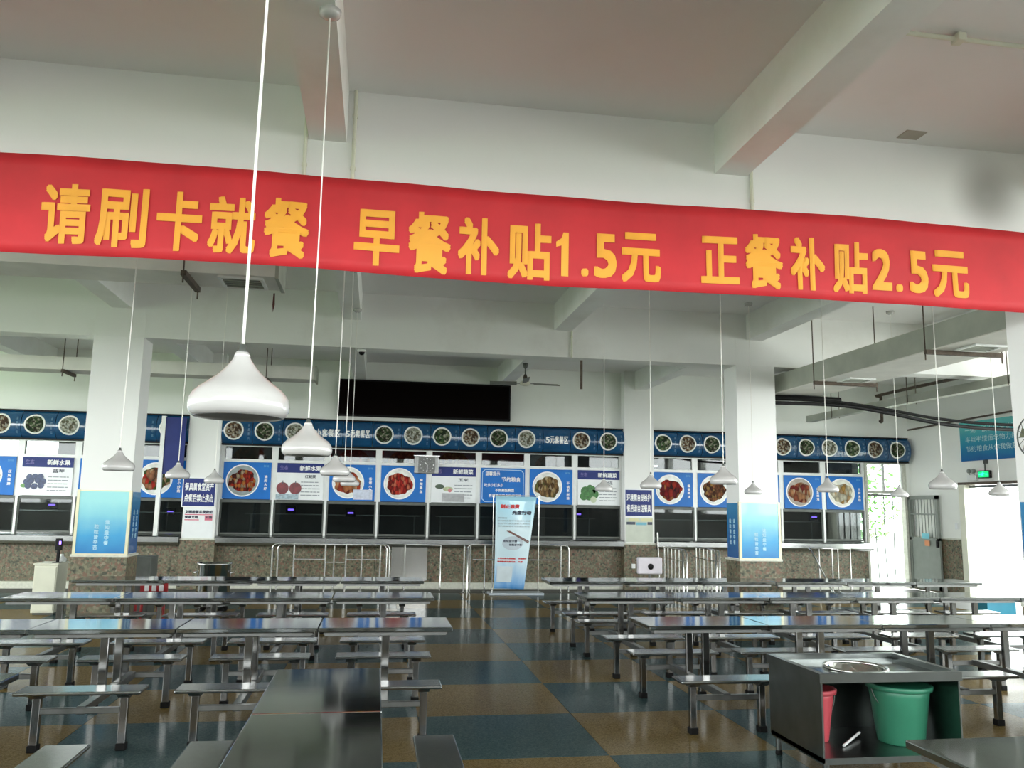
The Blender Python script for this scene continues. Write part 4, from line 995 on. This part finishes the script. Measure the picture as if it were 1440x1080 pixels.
# dark cabinet behind the column, red stool, soup barrel
t = thing('dark_cabinet', (-3.37, 13.15, 0), 'dark grey metal cabinet just behind the left column', 'cabinet')
build('body', G().rbox(-3.70, -3.22, 13.0, 13.4, .04, .93, .008), DGREY, t); build('door', G().rbox(-3.68, -3.24, 12.985, 13.002, .08, .9, .005), DGREY, t)
build('plinth', G().box(-3.68, -3.24, 13.03, 13.38, 0, .04), BLACK, t); build('handle', G().box(-3.30, -3.28, 12.97, 12.985, .45, .6), STEEL, t)
t = thing('plastic_chair', (-3.15, 12.75, 0), 'dark red plastic chair with arched slots behind the left tables', 'chair')
build('seat', G().rbox(-3.32, -2.94, 12.56, 12.94, .36, .39, .012), REDP, t)
for xx in (-3.29, -2.97):
    for yy in (12.59, 12.91): build('leg', G().tube([(xx, yy, 0), (xx * .97 - .095, yy, .37)] if False else [(xx, yy, 0), (xx + (.015 if xx < -3.1 else -.015), yy, .37)], [.016, .022], 8), REDP, t)
bk = G(); arcp = [(-3.32, .39), (-3.32, .56)] + [(-3.13 + .19 * math.cos(PI - PI * q / 10), .56 + .075 * math.sin(PI * q / 10)) for q in range(1, 10)] + [(-2.94, .56), (-2.94, .39)]
bk.prism(arcp, 'y', 12.92, 12.94); build('backrest', bk, REDP, t)
for xx in (-3.23, -3.13, -3.03): build('slot', G().prism([(xx - .03, .45), (xx + .03, .45)] + [(xx + .03 * math.cos(PI * q / 6), .52 + .03 * math.sin(PI * q / 6)) for q in range(7)], 'y', 12.914, 12.919), PAPER, t, label='pale arched slot')
t = thing('soup_barrel', (-2.52, 14.1, 0), 'tall shiny steel soup barrel on a wheeled stand by the left tables', 'barrel')
build('body', G().lathe([(0, .14), (.25, .14), (.258, .16), (.258, .74), (.27, .76), (.27, .775), (.255, .775), (.25, .17), (0, .165)], (-2.52, 14.1, 0), 44), CHROME, t)
build('stand', G().tube([(-2.52 + .24 * math.cos(2 * PI * k / 24), 14.1 + .24 * math.sin(2 * PI * k / 24), .12) for k in range(24)], .015, 8, closed=True), STEELD, t)
for a in (PI / 4, 3 * PI / 4, 5 * PI / 4, 7 * PI / 4):
    build('wheel', G().lathe([(0, -.012), (.05, -.012), (.05, .012), (0, .012)], (-2.52 + .24 * math.cos(a), 14.1 + .24 * math.sin(a), .05), 16, 'y'), RUBBER, t)
for s in (-1, 1): build('handle', G().tube([(-2.52 + s * .262, 14.04, .62), (-2.52 + s * .30, 14.04, .63), (-2.52 + s * .30, 14.16, .63), (-2.52 + s * .262, 14.16, .62)], .009, 8), CHROME, t)
# teal crate near the side door
t = thing('plastic_crate', (11.0, 13.6, 0), 'teal plastic crate on the floor before the side door', 'crate')
g = G().box(10.72, 11.28, 13.4, 13.8, 0, .02)
build('bottom', g, TEALP, t)
for a in ((10.72, 11.28, 13.4, 13.42), (10.72, 11.28, 13.78, 13.8), (10.72, 10.74, 13.42, 13.78), (11.26, 11.28, 13.42, 13.78)): build('side', G().box(*a, .02, .25), TEALP, t)
build('rim', G().box(10.70, 11.30, 13.38, 13.42, .22, .26).box(10.70, 11.30, 13.78, 13.82, .22, .26).box(10.70, 10.74, 13.42, 13.78, .22, .26).box(11.26, 11.30, 13.42, 13.78, .22, .26), TEALP, t)

# ================================================================== OVERHEAD SERVICES
# air ducts
def vent(t, x0, x1, y0, y1, z, m_=FRAMEW):
    f_ = build('vent', G().box(x0, x1, y0, y0 + .03, z - .02, z).box(x0, x1, y1 - .03, y1, z - .02, z).box(x0, x0 + .03, y0 + .03, y1 - .03, z - .02, z).box(x1 - .03, x1, y0 + .03, y1 - .03, z - .02, z), m_, t)
    build('slat', G().box(x0 + .03, x1 - .03, y0 + .03, y1 - .03, z - .004, z - .002), DGREY, f_)
    n = 5
    for k in range(n):
        yy = y0 + .05 + (y1 - y0 - .1) * k / (n - 1); build('slat', G().box(x0 + .03, x1 - .03, yy - .006, yy + .006, z - .018, z - .006), DUCT, f_)
def bracket(t, a, b, ztop, axis, wd=.5):
    """angle iron under a duct on two rods: a = (x,y,z) .. b"""
    g = G()
    if axis == 'y': g.box(a[0] - .025, a[0] + .025, a[1], b[1], a[2] - .05, a[2])
    else: g.box(a[0], b[0], a[1] - .025, a[1] + .025, a[2] - .05, a[2])
    build('angle_iron', g, RUST, t)
    for p in (a, b): build('rod', G().tube([(p[0], p[1], p[2] - .12), (p[0], p[1], ztop - .006)], .008, 6), RUST, t)
def xduct(x0, x1, y0, y1, z0, z1, label, brs, vents):
    t = thing('air_duct', ((x0 + x1) / 2, (y0 + y1) / 2, z0), label, 'duct', 'ventilation ducts under the ceiling')
    build('casing', G().box(x0, x1, y0, y1, z0, z1), DUCTU, t)
    build('flange', G().box(x1 - .02, x1 + .015, y0 - .02, y1 + .02, z0 - .02, z1 + .02), DUCT, t)
    for xx in brs: bracket(t, (xx, y0 - .06, z0), (xx, y1 + .06, z0), ZC, 'y')
    for xx in vents: vent(t, xx, xx + .42, y0 + .06, y1 - .06, z0)
xduct(-8.0, -1.02, 7.9, 8.42, 3.88, 4.10, 'pale air duct crossing at left just behind the banner', (-1.86,), (-1.58,))
xduct(-8.0, -1.13, 14.5, 14.95, 3.87, 4.09, 'pale air duct crossing at left in front of the back wall', (-5.2, -1.95), ())
t = thing('air_duct', (6.75, 10, 3.65), 'large air duct running along the right side under the beams', 'duct', 'ventilation ducts under the ceiling')
build('casing', G().box(6.32, 7.18, 6.45, 12.95, 3.65, 3.93), DUCT, t)
build('underside', G().box(6.33, 7.17, 6.46, 12.94, 3.64, 3.65), DUCTU, t)
build('branch', G().box(5.75, 6.32, 12.45, 12.95, 3.66, 3.92), DUCT, t)
for yy in (8.55, 11.05): bracket(t, (6.25, yy, 3.64), (7.25, yy, 3.64), ZC, 'x')
for yy in (8.1, 10.6): vent(t, 6.55, 6.95, yy, yy + .35, 3.64)
# cable tray along the far right
t = thing('cable_tray', (9.75, 14, 3.78), 'dark steel cable tray running to the back wall at right', 'cable tray')
build('trough', G().box(9.67, 9.83, 6.5, 17.5, 3.78, 3.80).box(9.67, 9.69, 6.5, 17.5, 3.80, 3.92).box(9.81, 9.83, 6.5, 17.5, 3.80, 3.92), DUCT, t)
for yy in (8.5, 11.3, 13.8, 16.4): build('rod', G().tube([(9.66, yy, 3.76), (9.66, yy, ZC - .006)], .008, 6).tube([(9.84, yy, 3.76), (9.84, yy, ZC - .006)], .008, 6), RUST, t)
# black pipes and cables from the right column to the right wall
def cable(pts, r, m_, name, label, cat='cable'):
    P = [Vector(p) for p in pts]; out = []
    for i in range(len(P) - 1):
        a = P[max(i - 1, 0)]; b = P[i]; c = P[i + 1]; d = P[min(i + 2, len(P) - 1)]
        for q in range(8):
            u = q / 8; out.append(.5 * ((2 * b) + (-a + c) * u + (2 * a - 5 * b + 4 * c - d) * u * u + (-a + 3 * b - 3 * c + d) * u ** 3))
    out.append(P[-1]); build(name, G().tube(out, r, 8), m_, label=label, cat=cat)
cable([(6.13, 12.30, 3.47), (7.38, 12.3, 3.47), (8.27, 12.3, 3.37), (9.29, 12.3, 3.22), (10.48, 12.3, 3.17), (12.56, 12.3, 3.2)], .03, BLACK, 'sagging_cable', 'thick black cable sagging from the right column to the right wall')
cable([(6.13, 12.36, 3.57), (7.38, 12.36, 3.53), (8.27, 12.36, 3.44), (9.29, 12.36, 3.31), (10.48, 12.36, 3.26), (12.56, 12.36, 3.28)], 0.025, RUBBER, 'sagging_cable', 'black cable sagging just above the thick black cable')
cable([(6.13, 12.46, 3.575), (6.8, 12.46, 3.585), (7.5, 12.46, 3.575)], .05, BLACK, 'insulated_pipe', 'short thick black insulated pipe under the duct branch', 'pipe')
cable([(11.56, 17.55, 3.87), (11.62, 17.6, 3.86), (11.64, 17.6, 3.93), (11.64, 17.6, 4.42), (11.64, 17.5, 4.5), (11.64, 14.0, 4.5), (11.64, 12.4, 4.5)], .035, RUST, 'brown_pipe', 'brown pipe with an elbow above the back door', 'pipe')
cable([(12.5, 17.9, 3.72), (12.5, 15.0, 3.80), (12.5, 12.0, 3.86)], .02, RUST, 'brown_pipe', 'thin brown pipe along the top of the right wall', 'pipe')
# conduits on the front beam
def conduit(pts, label, r=.014):
    t = thing('conduit', pts[0], label, 'conduit', 'cream conduits on the ceiling beams')
    build('tube', G().tube(pts, r, 8), CREAM, t)
    a, b = Vector(pts[0]), Vector(pts[-1])
    for q in (.25, .75): c = a.lerp(b, q); build('clip', G().lathe([(r + .006, -.012), (r + .006, .012)], c, 10), CREAM, t)
conduit([(-.62, 5.915, ZC), (-.62, 5.915, 4.0)], 'thin cream conduit down the front beam left of the lengthwise beam')
conduit([(-.27, 5.915, ZC), (-.27, 5.915, 4.0)], 'thin cream conduit down the front beam right of the lengthwise beam')
conduit([(2.87, 5.915, 4.8), (2.87, 5.915, 4.0)], 'thin cream conduit down the front beam under the diagonal looking beam')
conduit([(2.835, 11.985, 4.41), (2.835, 11.985, 4.0)], 'thin conduit on the second cross beam beside the ceiling fan')
t = thing('conduit', (3.6, 4.42, 4.78), 'long cream conduit across the ceiling at upper right', 'conduit', 'cream conduits on the ceiling beams')
build('tube', G().tube([(2.84, 4.42, 4.79), (5.6, 4.42, 4.79)], .016, 8), CREAM, t)
build('junction_box', G().rbox(3.57, 3.63, 4.38, 4.46, 4.765, 4.82, .006), CREAM, t)
build('ceiling_patch', G().box(4.12, 4.30, 5.70, 5.84, 4.812, 4.82), mat('brown_plate', (.38, .34, .28), .6), label='small brown plate on the ceiling at upper right', cat='plate')
build('hanging_bar', G().box(3.02, 3.055, 12.18, 12.20, 3.55, 4.0), RUST, label='rusty flat bar hanging from the second cross beam right of the fan', cat='bar')
# ceiling fan
FX, FY, FZ = 2.66, 15.0, 4.03
t = thing('ceiling_fan', (FX, FY, FZ), 'pale three-blade ceiling fan hanging in front of the back wall', 'fan')
build('motor', G().lathe([(0, -.04), (.06, -.04), (.10, -.02), (.10, .02), (.06, .045), (.02, .06), (0, .06)], (FX, FY, FZ), 24), CREAM, t)
build('down_rod', G().tube([(FX, FY, FZ + .05), (FX, FY, 4.41)], .013, 8), DGREY, t)
build('canopy', G().lathe([(0, .0), (.055, 0), (.04, -.07), (.015, -.1), (0, -.1)], (FX, FY, 4.41), 16), DGREY, t)
build('coupling', G().lathe([(0, .0), (.035, 0), (.04, .05), (.025, .1), (0, .1)], (FX, FY, FZ + .07), 14), RUST, t)
for a in (math.radians(172), math.radians(5), math.radians(262)):
    c, s = math.cos(a), math.sin(a)
    b = G().box(.16, .66, -.06, .06, -.006, .006); b.xf(lambda v: (v[0], v[1], v[2] + v[1] * .32)); b.xf(lambda v: (FX + v[0] * c - v[1] * s, FY + v[0] * s + v[1] * c, FZ + v[2]))
    bl = build('blade', b, mat('fan_blade', (.20, .20, .17), .5), t)
    b = G().box(.08, .2, -.02, .02, -.004, .006); b.xf(lambda v: (FX + v[0] * c - v[1] * s, FY + v[0] * s + v[1] * c, FZ + v[2])); build('blade_arm', b, STEELD, bl)
# wall fan on the near right column
t = thing('wall_fan', (5.41, 6.15, 2.3), 'dark wall fan fixed to the near right column', 'fan')
cx, cy, cz = 5.22, 5.88, 2.28
build('bracket', G().tube([(5.40, 6.0, 2.52), (5.36, 5.95, 2.50), (5.30, 5.88, 2.40)], .02, 8), BLACK, t); build('wall_plate', G().box(5.39, 5.413, 5.95, 6.06, 2.42, 2.60), BLACK, t)
build('motor', G().lathe([(0, 0), (.05, .01), (.065, .05), (.06, .12), (0, .14)], (5.25, cy, cz + .1), 16, 'x'), BLACK, t)
g = G()
build('guard', G().tube([(5.22, cy + .17 * math.cos(2 * PI * k / 32), cz + .1 + .17 * math.sin(2 * PI * k / 32)) for k in range(32)], .006, 6, closed=True), DGREY, t)
for k in range(16):
    a = 2 * PI * k / 16; build('guard_wire', G().tube([(5.16, cy, cz + .1), (5.19, cy + .1 * math.cos(a), cz + .1 + .1 * math.sin(a)), (5.22, cy + .17 * math.cos(a), cz + .1 + .17 * math.sin(a))], .0025, 5), DGREY, t)
for k in range(3):
    a = 2 * PI * k / 3 + .4; build('blade', G().add([(5.24, cy, cz + .1), (5.21, cy + .14 * math.cos(a - .4), cz + .1 + .14 * math.sin(a - .4)), (5.23, cy + .15 * math.cos(a + .2), cz + .1 + .15 * math.sin(a + .2))], [(0, 1, 2)]), mat('olive_blade', (.14, .15, .09), .4), t)

# small fittings on the beams and ducts
t = thing('dome_camera', (-.30, 12.15, 3.93), 'small dome camera under the second cross beam by the lamp cords', 'camera')
build('housing', G().lathe([(0, 0), (.06, 0), (.065, -.02), (.055, -.035), (0, -.035)], (-.30, 12.15, 4.0), 20), FRAMEW, t)
build('dome', G().lathe([(.045, -.035), (.042, -.055), (.025, -.075), (0, -.082)], (-.30, 12.15, 4.0), 20), BLACK, t)
build('ribbon', G().add([(-1.12, 8.46, 3.86), (-1.105, 8.46, 3.86), (-1.10, 8.455, 3.74), (-1.115, 8.455, 3.66), (-1.125, 8.46, 3.74)], [(0, 1, 2, 3, 4)]).add([(-1.12, 8.465, 3.86), (-1.105, 8.465, 3.86), (-1.10, 8.46, 3.74), (-1.115, 8.46, 3.66), (-1.125, 8.465, 3.74)], [(4, 3, 2, 1, 0)]),
      mat('dark_red_cloth', (.10, .015, .012), .7), label='small dark red ribbon hanging from the near left duct', cat='ribbon')
